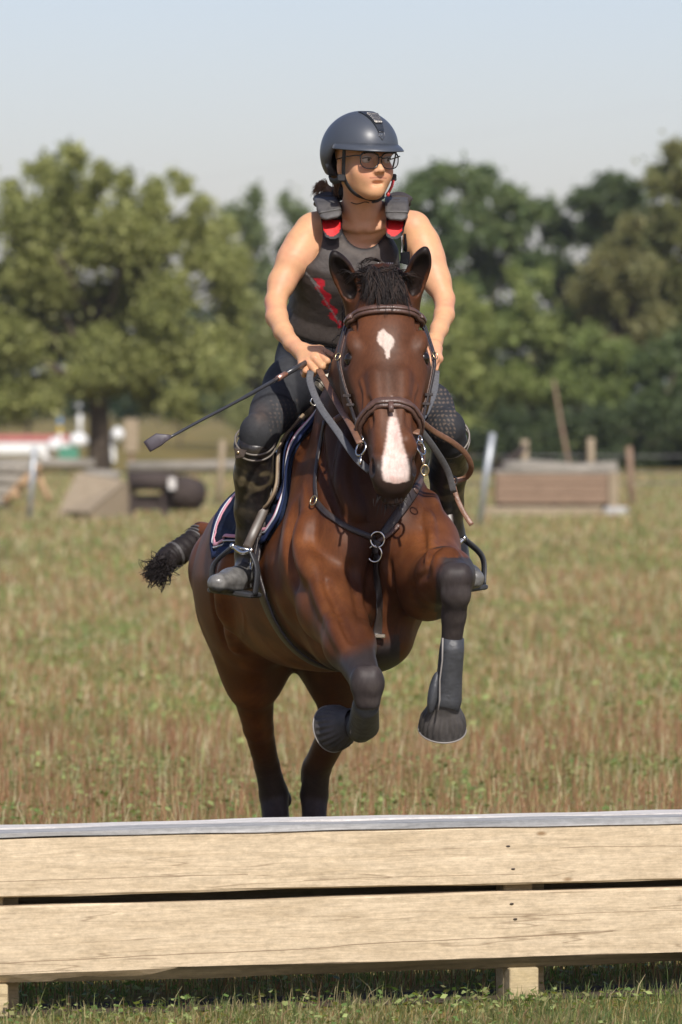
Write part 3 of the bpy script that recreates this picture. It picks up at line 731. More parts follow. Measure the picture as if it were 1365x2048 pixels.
btree('hedge_shrub', 'olive shrub seen between the willow and the rider\'s thigh', 150, 16000, .09, [(.16, .17, .07), (.21, .22, .09), (.27, .27, .12)], 21, [(500, 620, 40, 50), (540, 660, 40, 60), (480, 700, 50, 60), (540, 760, 60, 60), (480, 820, 60, 50), (560, 840, 60, 50)], .12, group=SG)
btree('hedge_shrub', 'low dark hedge shrub beyond the field behind the riding crop', 190, 9000, .1, [(.03, .055, .028), (.045, .075, .035)], 22, [(x, 810, 45, 34) for x in range(240, 520, 40)], .1, group=SG)
btree('hedge_shrub', 'low dark hedge shrub beyond the arena at the left edge', 192, 9000, .1, [(.03, .055, .028), (.045, .075, .035)], 23, [(x, 800, 50, 44) for x in range(-80, 220, 45)], .1, group=SG)
btree('hedge_shrub', 'green shrub hidden mostly behind the rider and the horse', 155, 20000, .1, MID, 25, [(x, y, 50, 50) for x in range(600, 880, 60) for y in (640, 730, 830)], .15, group=SG)
btree('hedge_shrub', 'long dark thicket seen through the gaps behind the willow', 200, 16000, .12, [(.045, .07, .035), (.07, .10, .045)], 45, [(x, y, 60, 50) for x in range(-80, 520, 60) for y in (640, 720, 790)], .15, group=SG, dj=3)
btree('hedge_shrub', 'deep green thicket seen between the rider and the right hand trees', 186, 22000, .12, [(.045, .07, .03), (.08, .11, .045)], 46, [(x, y, 60, 55) for x in range(520, 1420, 60) for y in (650, 740, 830)], .12, group=SG, dj=3)
for i, (x, wpx, top, lb) in enumerate(((960, 260, 830, 'dark low hedge shrub behind the leaning metal post'), (1120, 260, 800, 'dark low hedge shrub behind the box jump'), (1290, 280, 790, 'dark low hedge shrub behind the right fence posts'))):
    btree('hedge_shrub', lb, 128 + i, 9000, .08, [(.03, .045, .018), (.05, .07, .027), (.08, .105, .04)], 30 + i, [(x + dx, top + 55 + dy, 60, 45) for dx in (-80, 0, 80) for dy in (0, 60)], .15, group=SG)

# ------------------------------------------------------------------ far away: jumps, posts, rails
M_TAN = wood_mat('tan_timber', (.22, .17, .11), (.36, .29, .20), (.1, .08, .05), False, 3)
M_BROWN = wood_mat('brown_timber', (.19, .125, .085), (.30, .21, .145), (.07, .04, .03), False, 3)
M_DARKW = wood_mat('dark_timber', (.035, .026, .024), (.075, .058, .05), (.02, .02, .02), False, 3)
M_GREYW = wood_mat('grey_timber', (.16, .145, .12), (.33, .30, .25), (.08, .07, .06), False, 3)
M_GALV = mat('galvanised_steel', (.42, .44, .45), .45, .6, nscale=8, namt=.2)
M_WHITE = mat('white_paint', (.72, .72, .70), .5, nscale=6, namt=.12)
M_REDP = mat('faded_red_paint', (.42, .13, .12), .6, nscale=6, namt=.2)
M_ORW = wood_mat('fresh_log', (.33, .21, .115), (.45, .31, .18), (.2, .1, .05), False, 6)
M_CONC = mat('concrete', (.36, .35, .33), .9, nscale=10, namt=.25)
M_BLUEP = mat('blue_paint', (.12, .25, .45), .5); M_YELP = mat('yellow_paint', (.6, .42, .06), .5); M_GREENP = mat('green_paint', (.06, .22, .14), .5)
def G(x, d):
    p = P(x, 900, d); p.z = 0; return p
def post(name, label, x, d, ytop, wpx, m, lean=0, group=None, ybot=None):
    b = G(x, d); t = P(x + lean, ytop, d); w = S(wpx, d)
    mb = MB(); mb.tube([b + Vector((0, 0, -.1)), b.lerp(t, .5), t], w / 2, 10)
    o = mb.build(name, m); return tag(o, label, 'post', group)
# box jump, right
d0 = 78; bx = G(1115, d0); wb = S(245, d0)
bj = thing('box_jump', 'brown plank box jump with rough logs laid on top, right of the horse', 'jump', bx)
zt = P(1115, 948, d0).z; z0_ = P(1115, 1008, d0).z
mb = MB(); hh = (zt - z0_)
for k in range(3):
    mb.box((bx.x - wb / 2, d0 - .03, z0_ + hh * k / 3 + .006), (bx.x + wb / 2, d0 + .02, z0_ + hh * (k + 1) / 3), bev=.006)
mb.box((bx.x - wb / 2, d0 + .7, .1), (bx.x + wb / 2, d0 + .74, zt)); mb.build('planks', M_BROWN, bj)
mb = MB(); mb.box((bx.x - wb / 2 - .02, d0 - .04, zt + .003), (bx.x + wb / 2 + .02, d0 + .76, zt + .05), bev=.008); mb.build('lid', M_GREYW, bj)
for sx in (-.46, -.02, .40):
    mb = MB(); mb.box((bx.x + sx * wb - .05, d0 + .03, -.05), (bx.x + sx * wb + .05, d0 + .12, z0_ + .02)); mb.build('leg', M_DARKW, bj)
mb = MB(); mb.box((bx.x + wb / 2 - S(20, d0), d0 - .09, -.05), (bx.x + wb / 2, d0 - .035, zt + .02), bev=.005); mb.build('corner_post', M_TAN, bj)
lg = MB(); lg.tube([P(1008, 935, d0 + .3), P(1060, 934, d0 + .25), P(1150, 938, d0 + .3), P(1235, 936, d0 + .3)], [S(13, d0), S(15, d0), S(12, d0), S(14, d0)], 10)
tag(lg.build('log', M_GREYW), 'long grey log lying on the lid of the brown box jump', 'log')
lg = MB(); lg.tube([P(985, 945, d0 + .9), P(1040, 905, d0 + .9), P(1052, 893, d0 + .95)], [S(9, d0), S(7, d0), S(5, d0)], 8)
tag(lg.build('branch', M_DARKW), 'dark bare branch propped at the left end of the box jump', 'branch')
lg = MB(); q = P(1085, 1027, d0 - 1.2); lg.box((q.x - S(118, d0), d0 - 1.3, -.02), (q.x + S(118, d0), d0 - 1.12, .13), bev=.02)
tag(lg.build('ground_beam', M_TAN), 'pale timber beam on the grass before the brown box jump', 'beam')
lg = MB(); q = G(1232, d0 - .8); lg.box((q.x - .17, q.y - .17, -.02), (q.x + .17, q.y + .17, .12), bev=.03)
tag(lg.build('concrete_block', M_CONC), 'grey concrete block at the right foot of the box jump', 'block')
post('metal_post', 'leaning galvanised post standing left of the box jump', 958, 72, 866, 13, M_GALV, 28)
FG = 'wooden fence posts behind the box jump'
post('fence_post', 'pale wooden fence post above the left half of the box jump', 1050, 84, 880, 15, M_TAN, 0, FG)
post('fence_post', 'pale wooden fence post above the right half of the box jump', 1183, 84, 876, 15, M_TAN, -1, FG)
post('fence_post', 'thin brown fence post right of the box jump', 1266, 84, 893, 13, M_BROWN, -8, FG)
M_WIRE = mat('fence_wire', (.12, .12, .12), .5, .5)
for i, yy in enumerate((912, 945, 965)):
    mb = MB(); mb.tube([P(640, yy + 4, 84.4), P(1052, yy, 84.2), P(1183, yy, 84.2), P(1266, yy + 1, 84.2), P(1500, yy - 2, 84.2)], .012, 5)
    tag(mb.build('fence_wire', M_WIRE), ('topmost', 'middle', 'lowest')[i] + ' of the three wires strung along the right fence posts', 'wire', 'wires of the right hand fence')
mb = MB(); mb.tube([P(1140, 935, 95), P(1127, 870, 95.2), P(1118, 820, 95.4), P(1108, 760, 95.5)], [.035, .03, .025, .02], 8)
tag(mb.build('bare_sapling', M_BROWN), 'bare thin sapling stem rising behind the box jump', 'sapling')
# hut-shaped jump and dark log jump, left
d1 = 76
hut = thing('ramp_jump', 'tan wooden hut-shaped jump with sloping front and dark plank on top, left field', 'jump', G(200, d1))
def quadbox(mb, a, b, c, d, depth):
    f = [a, b, c, d]; off = Vector((0, depth, 0)); v = f + [p + off for p in f]
    mb.add(v, [(0, 1, 2, 3), (7, 6, 5, 4), (0, 4, 5, 1), (1, 5, 6, 2), (2, 6, 7, 3), (3, 7, 4, 0)])
def PX(x, y, d, z=None):
    p = P(x, y, d)
    if z is not None: p.z = z
    return p
e_l, e_r = P(118, 1010, d1 - 1.0), P(178, 1028, d1 - 1.35); e_l.z = e_r.z = 0
top_l, top_r = P(155, 944, d1), P(252, 962, d1 - .45)
mb = MB(); lo_r = e_r.copy(); lo_l = e_l.copy(); lo_l.z = .1; lo_r.z = .1
mb.add([lo_l, lo_r, top_r, top_l, lo_l + Vector((0, .05, -.05)), lo_r + Vector((0, .05, -.05)), top_r + Vector((0, .05, -.06)), top_l + Vector((0, .05, -.06))],
       [(0, 1, 2, 3), (7, 6, 5, 4), (0, 4, 5, 1), (1, 5, 6, 2), (2, 6, 7, 3), (3, 7, 4, 0)])
mb.build('sloping_board', M_TAN, hut)
br = PX(252, 1030, d1 - .45, 0); mb = MB()
tr2 = top_r + Vector((0.0, .02, -.03)); lr2 = lo_r + Vector((.01, .02, -.02)); g0 = lr2.copy(); g0.z = -.02
mb.add([g0, br, tr2, lr2] + [p + Vector((.04, .12, 0)) for p in (g0, br, tr2, lr2)], [(0, 1, 2, 3), (7, 6, 5, 4), (0, 4, 5, 1), (1, 5, 6, 2), (2, 6, 7, 3), (3, 7, 4, 0)])
mb.build('side_wall', M_TAN, hut)
mb = MB(); mb.tube([P(170, 948, d1 + .1), P(240, 952, d1 + .1)], S(11, d1), 10); mb.build('ridge_log', M_GREYW, hut)
mb = MB(); mb.box((lo_l.x, e_l.y - .02, -.02), (lo_r.x, e_r.y + .3, .095)); mb.build('front_kerb', M_TAN, hut)
dl = thing('log_jump', 'dark brown roll-top log jump with a rounded end, left field', 'jump', G(330, d1 + .5))
mb = MB(); mb.tube([P(255, 962, d1), P(300, 962, d1), P(350, 964, d1)], [S(19, d1)] * 3, 14); mb.build('top_log', M_DARKW, dl)
q = P(378, 985, d1 + .1); mb = MB()
mb.tube([q + Vector((-S(32, d1), -.1, S(8, d1))), q + Vector((-S(5, d1), 0, 0)), q + Vector((S(22, d1), .1, -S(4, d1)))], [S(28, d1), S(34, d1), S(28, d1)], 18); mb.build('end_roll', M_DARKW, dl)
for x in (262, 330): mb = MB(); p = G(x, d1); mb.box((p.x - .05, p.y, -.02), (p.x + .05, p.y + .12, P(x, 960, d1).z)); mb.build('leg', M_DARKW, dl)
mb = MB(); mb.box((P(255, 0, d1).x, d1 + .1, .1), (P(400, 0, d1).x, d1 + .3, .3)); mb.build('lower_beam', M_DARKW, dl)
mb = MB(); mb.box((P(338, 0, d1).x, d1 - .25, P(0, 978, d1).z), (P(352, 0, d1).x, d1 - .2, P(0, 955, d1).z)); mb.build('marker_plate', M_PALETOP, dl)
# log pile
r_ = random.Random(4)
for i, (x0, y0, x1, y1, rr, m, lb) in enumerate(((-60, 935, 72, 940, 11, M_GREYW, 'topmost grey log of the pile at the left edge'), (-60, 958, 50, 962, 12, M_GREYW, 'second grey log from the top of the pile at the left edge'),
        (-60, 980, 30, 984, 12, M_GREYW, 'third grey log down in the pile at the left edge'), (-60, 1002, 20, 1003, 12, M_GREYW, 'bottom grey log of the pile at the left edge'),
        (70, 935, 100, 1003, 7, M_ORW, 'orange peeled pole leaning on the right end of the log pile'), (60, 950, 10, 1003, 8, M_ORW, 'short peeled pole lying low across the front of the log pile'))):
    mb = MB(); mb.tube([P(x0, y0, 78 - .3 * (i > 3)), P(x1, y1, 77.8 - .3 * (i > 3))], S(rr, 78), 12)
    tag(mb.build('log', m), lb, 'log', 'logs of the pile at the left edge')
for i, (x, y) in enumerate(((72, 937), (45, 965), (30, 990))):
    mb = MB(); c = P(x, y, 77.4); mb.tube([c, c + Vector((.02, .5, 0))], S(9, 77), 12)
    tag(mb.build('log', M_ORW), ('sawn log end sticking out highest', 'sawn log end sticking out in the middle', 'sawn log end sticking out lowest')[i] + ' in the log pile', 'log', 'logs of the pile at the left edge')
post('metal_post', 'leaning galvanised post in front of the log pile', 58, 74, 893, 11, M_GALV, 12)
post('fence_post', 'pale wooden post behind the riding crop between willow and rider', 438, 84, 880, 13, M_TAN, 8)
# rails of the lower paddock
for i, (x0, y0, x1, y1, rr, lb) in enumerate(((-60, 925, 190, 928, 10, 'grey rail lying left of the willow trunk'), (255, 935, 700, 930, 12, 'long grey log rail right of the willow trunk'))):
    mb = MB(); mb.tube([P(x0, y0, 88), P((x0 + x1) / 2, (y0 + y1) / 2 - 1, 88), P(x1, y1, 88)], S(rr, 88), 10)
    tag(mb.build('log_rail', M_GREYW), lb, 'rail', 'log rails in front of the willow')
# sign board
d2 = 96; q = P(263, 870, d2); sg = thing('notice_board', 'narrow upright grey-brown board on a post right of the willow trunk', 'board', G(263, d2))
mb = MB(); mb.box((q.x - S(14, d2), d2 - .03, P(0, 905, d2).z), (q.x + S(14, d2), d2 + .03, P(0, 838, d2).z), bev=.01); mb.build('board', M_TAN, sg)
mb = MB(); mb.box((q.x - .04, d2 + .035, -.05), (q.x + .04, d2 + .1, P(0, 838, d2).z)); mb.build('post', M_BROWN, sg)
# far arena rail and jump wings
d3 = 150
ar = thing('arena_barrier', 'long white barrier with a faded red top rail at the far left', 'barrier', G(60, d3))
mb = MB(); mb.box((P(-80, 0, d3).x, d3 - .1, P(0, 908, d3).z), (P(140, 0, d3).x, d3, P(0, 885, d3).z), bev=.02); mb.build('white_panel', M_WHITE, ar)
mb = MB(); mb.box((P(-80, 0, d3).x, d3 - .13, P(0, 884, d3).z), (P(140, 0, d3).x, d3 + .05, P(0, 870, d3).z), bev=.02); mb.build('red_rail', M_REDP, ar)
wp = thing('jump_stand', 'striped pole stand, blue over yellow with a red cap, by the far barrier', 'stand', G(120, d3 - 3))
for a, b_, w_, m in ((868, 852, 9, M_YELP), (852, 835, 9, M_BLUEP), (835, 823, 10, M_REDP)):
    mb = MB(); c = P(120, a, d3 - 3); e = P(120, b_, d3 - 3); mb.tube([c, e], S(w_ / 2, d3), 10); mb.build('band', m, wp)
mb = MB(); mb.tube([G(120, d3 - 3), P(120, 868, d3 - 3)], S(4.5, d3), 10); mb.build('pole', M_WHITE, wp)
wp = thing('jump_stand', 'white stand with a grey ball on its pole left of the willow trunk', 'stand', G(158, d3 - 6))
mb = MB(); mb.tube([P(160, 870, d3 - 6), P(160, 828, d3 - 6)], S(4, d3), 10); mb.build('pole', M_WHITE, wp)
mb = MB(); mb.ball(P(157, 811, d3 - 6), S(7, d3)); mb.build('ball', M_GALV, wp)
mb = MB(); mb.ball(P(157, 882, d3 - 6), (S(19, d3), .3, S(16, d3)), 16, 10); mb.build('white_tub', M_WHITE, wp)
mb = MB(); mb.box((P(140, 0, d3).x, d3 - 6.2, 0), (P(178, 0, d3).x, d3 - 5.6, P(0, 890, d3).z)); mb.build('green_base', M_GREENP, wp)
for i, (x, y) in enumerate(((108, 892), (236, 870))):
    mb = MB(); mb.ball(P(x, y, d3 - 4 - i), (S(13, d3), .3, S(15, d3)), 16, 10); mb.box((P(x, 0, d3).x - .12, d3 - 4 - i, 0), (P(x, 0, d3).x + .12, d3 - 3.8 - i, P(0, y, d3).z))
    tag(mb.build('white_tub', M_WHITE), ('white rounded tub before the far red barrier', 'white rounded tub between willow trunk and notice board')[i], 'tub')
# overhead wires
M_CABLE = mat('overhead_cable', (.35, .36, .38), .6)
for i, (ya, yb) in enumerate(((345, 205), (352, 222))):
    mb = MB(); mb.tube([P(-200, ya + 130, 330), P(400, ya + 42 * 0 + 10, 330), P(900, (ya + yb) / 2 - 5, 330), P(1600, yb - 48, 330)], .005, 5)
    tag(mb.build('overhead_cable', M_CABLE), ('upper', 'lower')[i] + ' of the two thin overhead cables crossing the sky', 'cable', 'overhead cables across the sky')

# the wood goes on to both sides of the field
fw_ = []; r_ = random.Random(77)
for sgn in (-1, 1):
    for i in range(46):
        x = sgn * r_.uniform(15, 62); y = r_.uniform(140, 185); h_ = r_.uniform(3.5, 8)
        fw_ += [(x + r_.uniform(-1.5, 1.5), y, z, r_.uniform(1.2, 2.2), 1.6, r_.uniform(.9, 1.6)) for z in (h_ * .15, h_ * .45, h_ * .75)]
V, Q, C = leafcloud(fw_, 110000, .16, MID[:2] + DRK[1:], 78, 0, .1)
tag(obj('distant_wood', np_mesh('distant_wood', V, Q, False, C), M_LEAF), 'far-off wood closing the field on both sides', 'wood', kind='stuff')
# ------------------------------------------------------------------ the horse: one continuous skin
XR_ = np.array((.978, .208, 0.))                     # across the horse, towards its left (viewer's right)
C0 = np.array((.085, 15.45, 1.215)); R0 = np.array((-.165, 16.78, 1.06))
AX = (R0 - C0) / np.linalg.norm(R0 - C0); UPB = np.cross(XR_, AX); UPB = UPB / np.linalg.norm(UPB)
if UPB[2] < 0: UPB = -UPB
def HB(s, l, n): return C0 + AX * s + XR_ * l + UPB * n
HF = Multi(Field((-.62, 14.7, -.01), (.46, 17.45, 2.03), .0072), [((-.04, 14.80, 1.24), (.29, 15.43, 2.02), .0036)])
HF.loft(C0, (AX, XR_, UPB), [(-.03, .13, .20, -.02), (.06, .18, .27, -.02), (.18, .205, .32, -.02), (.38, .212, .33, -.01), (.6, .240, .325, -.02), (.8, .262, .305, -.02), (1.0, .265, .275, .0), (1.18, .262, .25, .01), (1.30, .245, .21, .0), (1.40, .19, .16, -.02)], k=.05, p=2.25, tp=[(0, .35), (.3, .50), (.6, .40), (.9, .25), (1.2, .15)])
HF.cone(HB(.22, 0, .22), HB(.50, 0, .28), .09, .055, k=.10)         # withers
HF.cone(HB(.50, 0, .28), HB(1.05, 0, .20), .055, .08, k=.10)
# pectorals, shoulders
for sd in (-1, 1):
    HF.ell(HB(.00, .085 * sd, -.06), (.085, .09, .14), (XR_, AX, UPB), k=.045)
    HF.ell(HB(.10, .155 * sd, -.04), (.065, .11, .15), (XR_, AX, UPB), k=.05)
    HF.cone(HB(.33, .085 * sd, .24), HB(.08, .150 * sd, -.05), .06, .06, k=.07)
    HF.cone(HB(.42, .150 * sd, .02), HB(.24, .165 * sd, -.16), .045, .05, k=.05)
    HF.ell(HB(1.12, .15 * sd, -.08), (.135, .20, .24), (XR_, AX, UPB), k=.08)      # haunch
    HF.ell(HB(1.24, .12 * sd, -.24), (.11, .13, .16), (XR_, AX, UPB), k=.07)
    HF.ell(HB(.98, .19 * sd, .10), (.06, .08, .05), (XR_, AX, UPB), k=.08)
HF.cone(HB(-.055, 0, -.0), HB(-.02, 0, -.20), .01, .012, k=.02, sub=True)     # groove between the pectorals
HF.ell(HB(.16, 0, -.30), (.12, .16, .07), (XR_, AX, UPB), k=.07)
# neck
nk = [(HB(.12, 0, .12), .20), (np.array((.075, 15.60, 1.50)), .165), (np.array((.098, 15.52, 1.65)), .135), (np.array((.112, 15.44, 1.77)), .105), (np.array((.115, 15.40, 1.83)), .085)]
HF.chain(nk, k=.06, flat=(1, .1, 0), fs=.80)
HF.chain([(HB(.34, 0, .27), .07), (np.array((.075, 15.74, 1.63)), .05), (np.array((.105, 15.55, 1.80)), .045), (np.array((.113, 15.42, 1.875)), .05)], k=.07)
# head
HS = Vector((.036, -.575, -.817)).normalized(); HN = Vector((.03, -.817, .577)); HN = (HN - HS * HN.dot(HS)).normalized(); HL = HS.cross(HN); HL = HL if HL.x > 0 else -HL
H0 = Vector((.118, 15.335, 1.865))
def HH(s, l, n): return np.array(H0 + HS * s + HL * l + HN * n)
hax = (np.array(HS), np.array(HL), np.array(HN))
HF.loft(HH(0, 0, 0), hax, [(-.02, .064, .07, -.08), (.05, .078, .09, -.095), (.12, .096, .105, -.105), (.18, .108, .12, -.118), (.24, .102, .125, -.125), (.30, .088, .118, -.12), (.37, .073, .095, -.10), (.44, .063, .076, -.083), (.50, .058, .064, -.070), (.55, .058, .058, -.062), (.60, .048, .045, -.06), (.625, .03, .03, -.062)], k=.02, p=2.5)
for sd in (-1, 1):
    HF.ell(HH(.19, .092 * sd, -.150), (.115, .030, .085), hax, k=.035)     # cheek
    HF.ell(HH(.150, .092 * sd, -.026), (.034, .018, .015), hax, k=.035)    # brow
    HF.cone(HH(.21, .088 * sd, -.055), HH(.40, .056 * sd, -.066), .015, .009, k=.035)   # facial crest
    HF.cone(HH(.28, .034 * sd, -.006), HH(.50, .026 * sd, -.016), .016, .012, k=.04)    # nasal bone edges
    HF.ell(HH(.192, .112 * sd, -.045), (.022, .014, .018), hax, k=.012, sub=True)
    HF.ell(HH(.560, .043 * sd, -.036), (.034, .020, .030), hax, k=.016)    # nostril wing
    HF.ell(HH(.558, .057 * sd, -.026), (.027, .012, .017), (HS * .9 + HN * -.35, HL, HN), k=.006, sub=True)
    HF.ell(HH(.07, .068 * sd, -.040), (.03, .03, .02), hax, k=.02)
    HF.ell(HH(.10, .07 * sd, -.022), (.035, .014, .008), hax, k=.02, sub=True)
HF.ell(HH(.09, 0, -.012), (.09, .07, .03), hax, k=.03)
HF.ell(HH(.590, 0, -.055), (.030, .045, .038), hax, k=.02)                 # upper lip
HF.ell(HH(.585, 0, -.115), (.030, .033, .022), hax, k=.02)                 # chin
HF.ell(HH(.615, 0, -.092), (.02, .032, .016), hax, k=.012)
for sd in (-1, 1): HF.cone(HH(.60, .03 * sd, -.088), HH(.50, .064 * sd, -.088), .003, .003, k=.006, sub=True)
# ears: cupped leaves opening to the front and outside
def ear(base, tip, side, w=.033):
    b, t = np.array(base), np.array(tip); up = (t - b); Ln = np.linalg.norm(up); up = up / Ln
    ax3 = np.array((side * .25, -.95, .1)); ax3 -= up * (ax3 @ up); ax3 /= np.linalg.norm(ax3); ax2 = np.cross(up, ax3)
    HF.cone(b - up * .03, b + up * .02, .034, .030, k=.03)
    HF.ell(b + up * Ln * .46, (Ln * .56, w, .027), (up, ax2, ax3), k=.015)
    HF.cone(b + up * Ln * .70, t, .019, .005, k=.02)
    HF.ell(b + up * Ln * .50 + ax3 * .021, (Ln * .46, w * .80, .025), (up, ax2, ax3), k=.008, sub=True)
    return b, t, ax3
EAR_L = ear(P(709, 596, 15.40), P(668, 507, 15.34), -1, .033)
EAR_R = ear(P(820, 590, 15.40), P(851, 499, 15.34), 1, .033)
# fore leg on the viewer's left, folded
kn1 = np.array(P(735, 1368, 14.93))
HF.chain([(np.array(P(655, 1130, 15.52)), .115), (np.array(P(668, 1215, 15.38)), .090), (np.array(P(700, 1290, 15.15)), .060), (kn1, .040)], k=.05)
for dx in (-.017, .017):
    HF.ell(kn1 + (dx, -.016, .006), (.027, .028, .046), k=.014); HF.ell(kn1 + (dx * .8, -.008, -.045), (.022, .024, .024), k=.014)
HF.cone(np.array(P(638, 1130, 15.40)), np.array(P(672, 1230, 15.25)), .055, .046, k=.02)
HF.cone(np.array(P(690, 1180, 15.40)), np.array(P(715, 1280, 15.18)), .045, .035, k=.012)
f1 = np.array(P(728, 1450, 15.20)); HF.chain([(kn1, .038), (kn1 * .5 + f1 * .5, .030), (f1, .036)], k=.02)
p1 = np.array(P(690, 1452, 15.30)); HF.chain([(f1, .034), (p1, .036), (np.array(P(662, 1447, 15.33)), .04)], k=.02)
# fore leg on the viewer's right: forearm pointing at the camera, cannon hanging
kn2 = np.array(P(912, 1163, 14.93))
HF.chain([(np.array(P(835, 1100, 15.50)), .12), (np.array(P(862, 1158, 15.36)), .092), (np.array(P(892, 1152, 15.12)), .068), (kn2 + (0, 0, .005), .042)], k=.05)
HF.ell(np.array(P(856, 1185, 15.42)), (.066, .09, .075), k=.04)
for dx in (-.019, .019):
    HF.ell(kn2 + (dx, -.008, .014), (.028, .030, .036), k=.014); HF.ell(kn2 + (dx * .8, -.012, -.036), (.023, .026, .030), k=.012)
f2 = np.array(P(893, 1395, 15.02))
HF.chain([(kn2 + (0, 0, -.03), .038), (np.array(P(908, 1232, 14.96)), .031), (np.array(P(902, 1310, 14.99)), .027), (f2, .034), (np.array(P(889, 1404, 15.03)), .034), (np.array(P(888, 1422, 15.06)), .032)], k=.015)
# hind leg, viewer's left
def leg(pts, k=.04):
    q = [(np.array(P(x, y, d)), r) for x, y, d, r in pts]
    HF.chain(q[:4], k=k); HF.chain(q[3:], k=.012)
leg([(478, 1140, 16.78, .15), (494, 1225, 16.62, .128), (504, 1300, 16.55, .086), (506, 1375, 16.62, .064), (517, 1455, 16.74, .044), (534, 1530, 16.90, .037), (548, 1588, 16.98, .043), (553, 1650, 16.94, .040), (562, 1740, 16.84, .027), (566, 1800, 16.76, .034), (566, 1835, 16.69, .03)])
HF.cone(np.array(P(560, 1575, 17.03)), np.array(P(568, 1600, 17.04)), .02, .026, k=.012)
leg([(625, 1180, 16.80, .15), (648, 1240, 16.62, .115), (668, 1320, 16.58, .076), (676, 1410, 16.66, .056), (664, 1475, 16.78, .046), (634, 1535, 16.92, .042), (629, 1590, 16.98, .041), (629, 1650, 16.94, .036), (632, 1740, 16.84, .027), (636, 1800, 16.76, .034), (636, 1835, 16.69, .03)])
HF.cone(np.array(P(612, 1538, 17.03)), np.array(P(613, 1562, 17.04)), .016, .018, k=.015)
# tail bone stump
HF.cone(np.array(HB(1.36, -.02, .05)), np.array(P(402, 1062, 17.15)), .05, .03, k=.04)

# muscle edges, folds and veins, laid on the skin found so far
_t = obj('horse_tmp', HF.base.mesh('tmp')); _b = bvh_of(_t)
def skinline(px, r0, k, sub, dep=0., n=5):
    pts = [hit(_b, q[0], q[1]) for q in spline(px, n)]; pts = [np.array(p + m * dep) for p, m in pts if p is not None]
    for a_, b_2 in zip(pts[:-1], pts[1:]):
        if np.linalg.norm(a_ - b_2) < .08: HF.cone(a_, b_2, r0, r0, k=k, sub=sub)
for px, r0, k in (([(628, 1120), (636, 1180), (662, 1240), (690, 1295)], .014, .022), ([(612, 1040), (606, 1100), (622, 1150)], .018, .03), ([(858, 1030), (862, 1080), (858, 1120)], .012, .016),
                  ([(905, 1108), (890, 1112), (876, 1128)], .016, .02), ([(700, 880), (690, 960), (712, 1030)], .016, .03), ([(815, 880), (850, 940), (868, 1010)], .018, .03), ([(480, 1080), (450, 1180), (470, 1290)], .02, .04)):
    skinline(px, r0, k, False, -.004)
for px, r0, k in (([(652, 1165), (678, 1225), (704, 1285)], .006, .016), ([(700, 1130), (712, 1180), (722, 1240)], .006, .02), ([(861, 1124), (868, 1102), (890, 1094)], .004, .012), ([(824, 1192), (832, 1162), (858, 1146)], .004, .014),
                  ([(846, 1060), (850, 1095), (848, 1125)], .004, .012), ([(640, 860), (650, 950), (676, 1030)], .006, .02), ([(590, 1010), (578, 1080), (592, 1170)], .008, .03), ([(430, 1120), (428, 1200), (455, 1290)], .008, .03),
                  ([(738, 800), (744, 850)], .004, .014), ([(818, 800), (816, 850)], .004, .014),
                  ([(745, 1120), (735, 1200), (742, 1260)], .005, .02), ([(775, 1120), (790, 1190), (800, 1230)], .006, .02)):
    skinline(px, r0, k, True, .001)
for px in ([(636, 1160), (650, 1210), (664, 1245), (688, 1290)], [(606, 960), (612, 1010), (604, 1060)], [(722, 760), (730, 790), (728, 830)], [(834, 770), (826, 800), (828, 830)], [(870, 990), (858, 1020), (868, 1052)], [(450, 1050), (438, 1100), (446, 1150)], [(470, 1180), (490, 1240), (480, 1300)]):
    skinline(px, .0032, .007, False, -.0005, 8)
bpy.data.objects.remove(_t); del _b
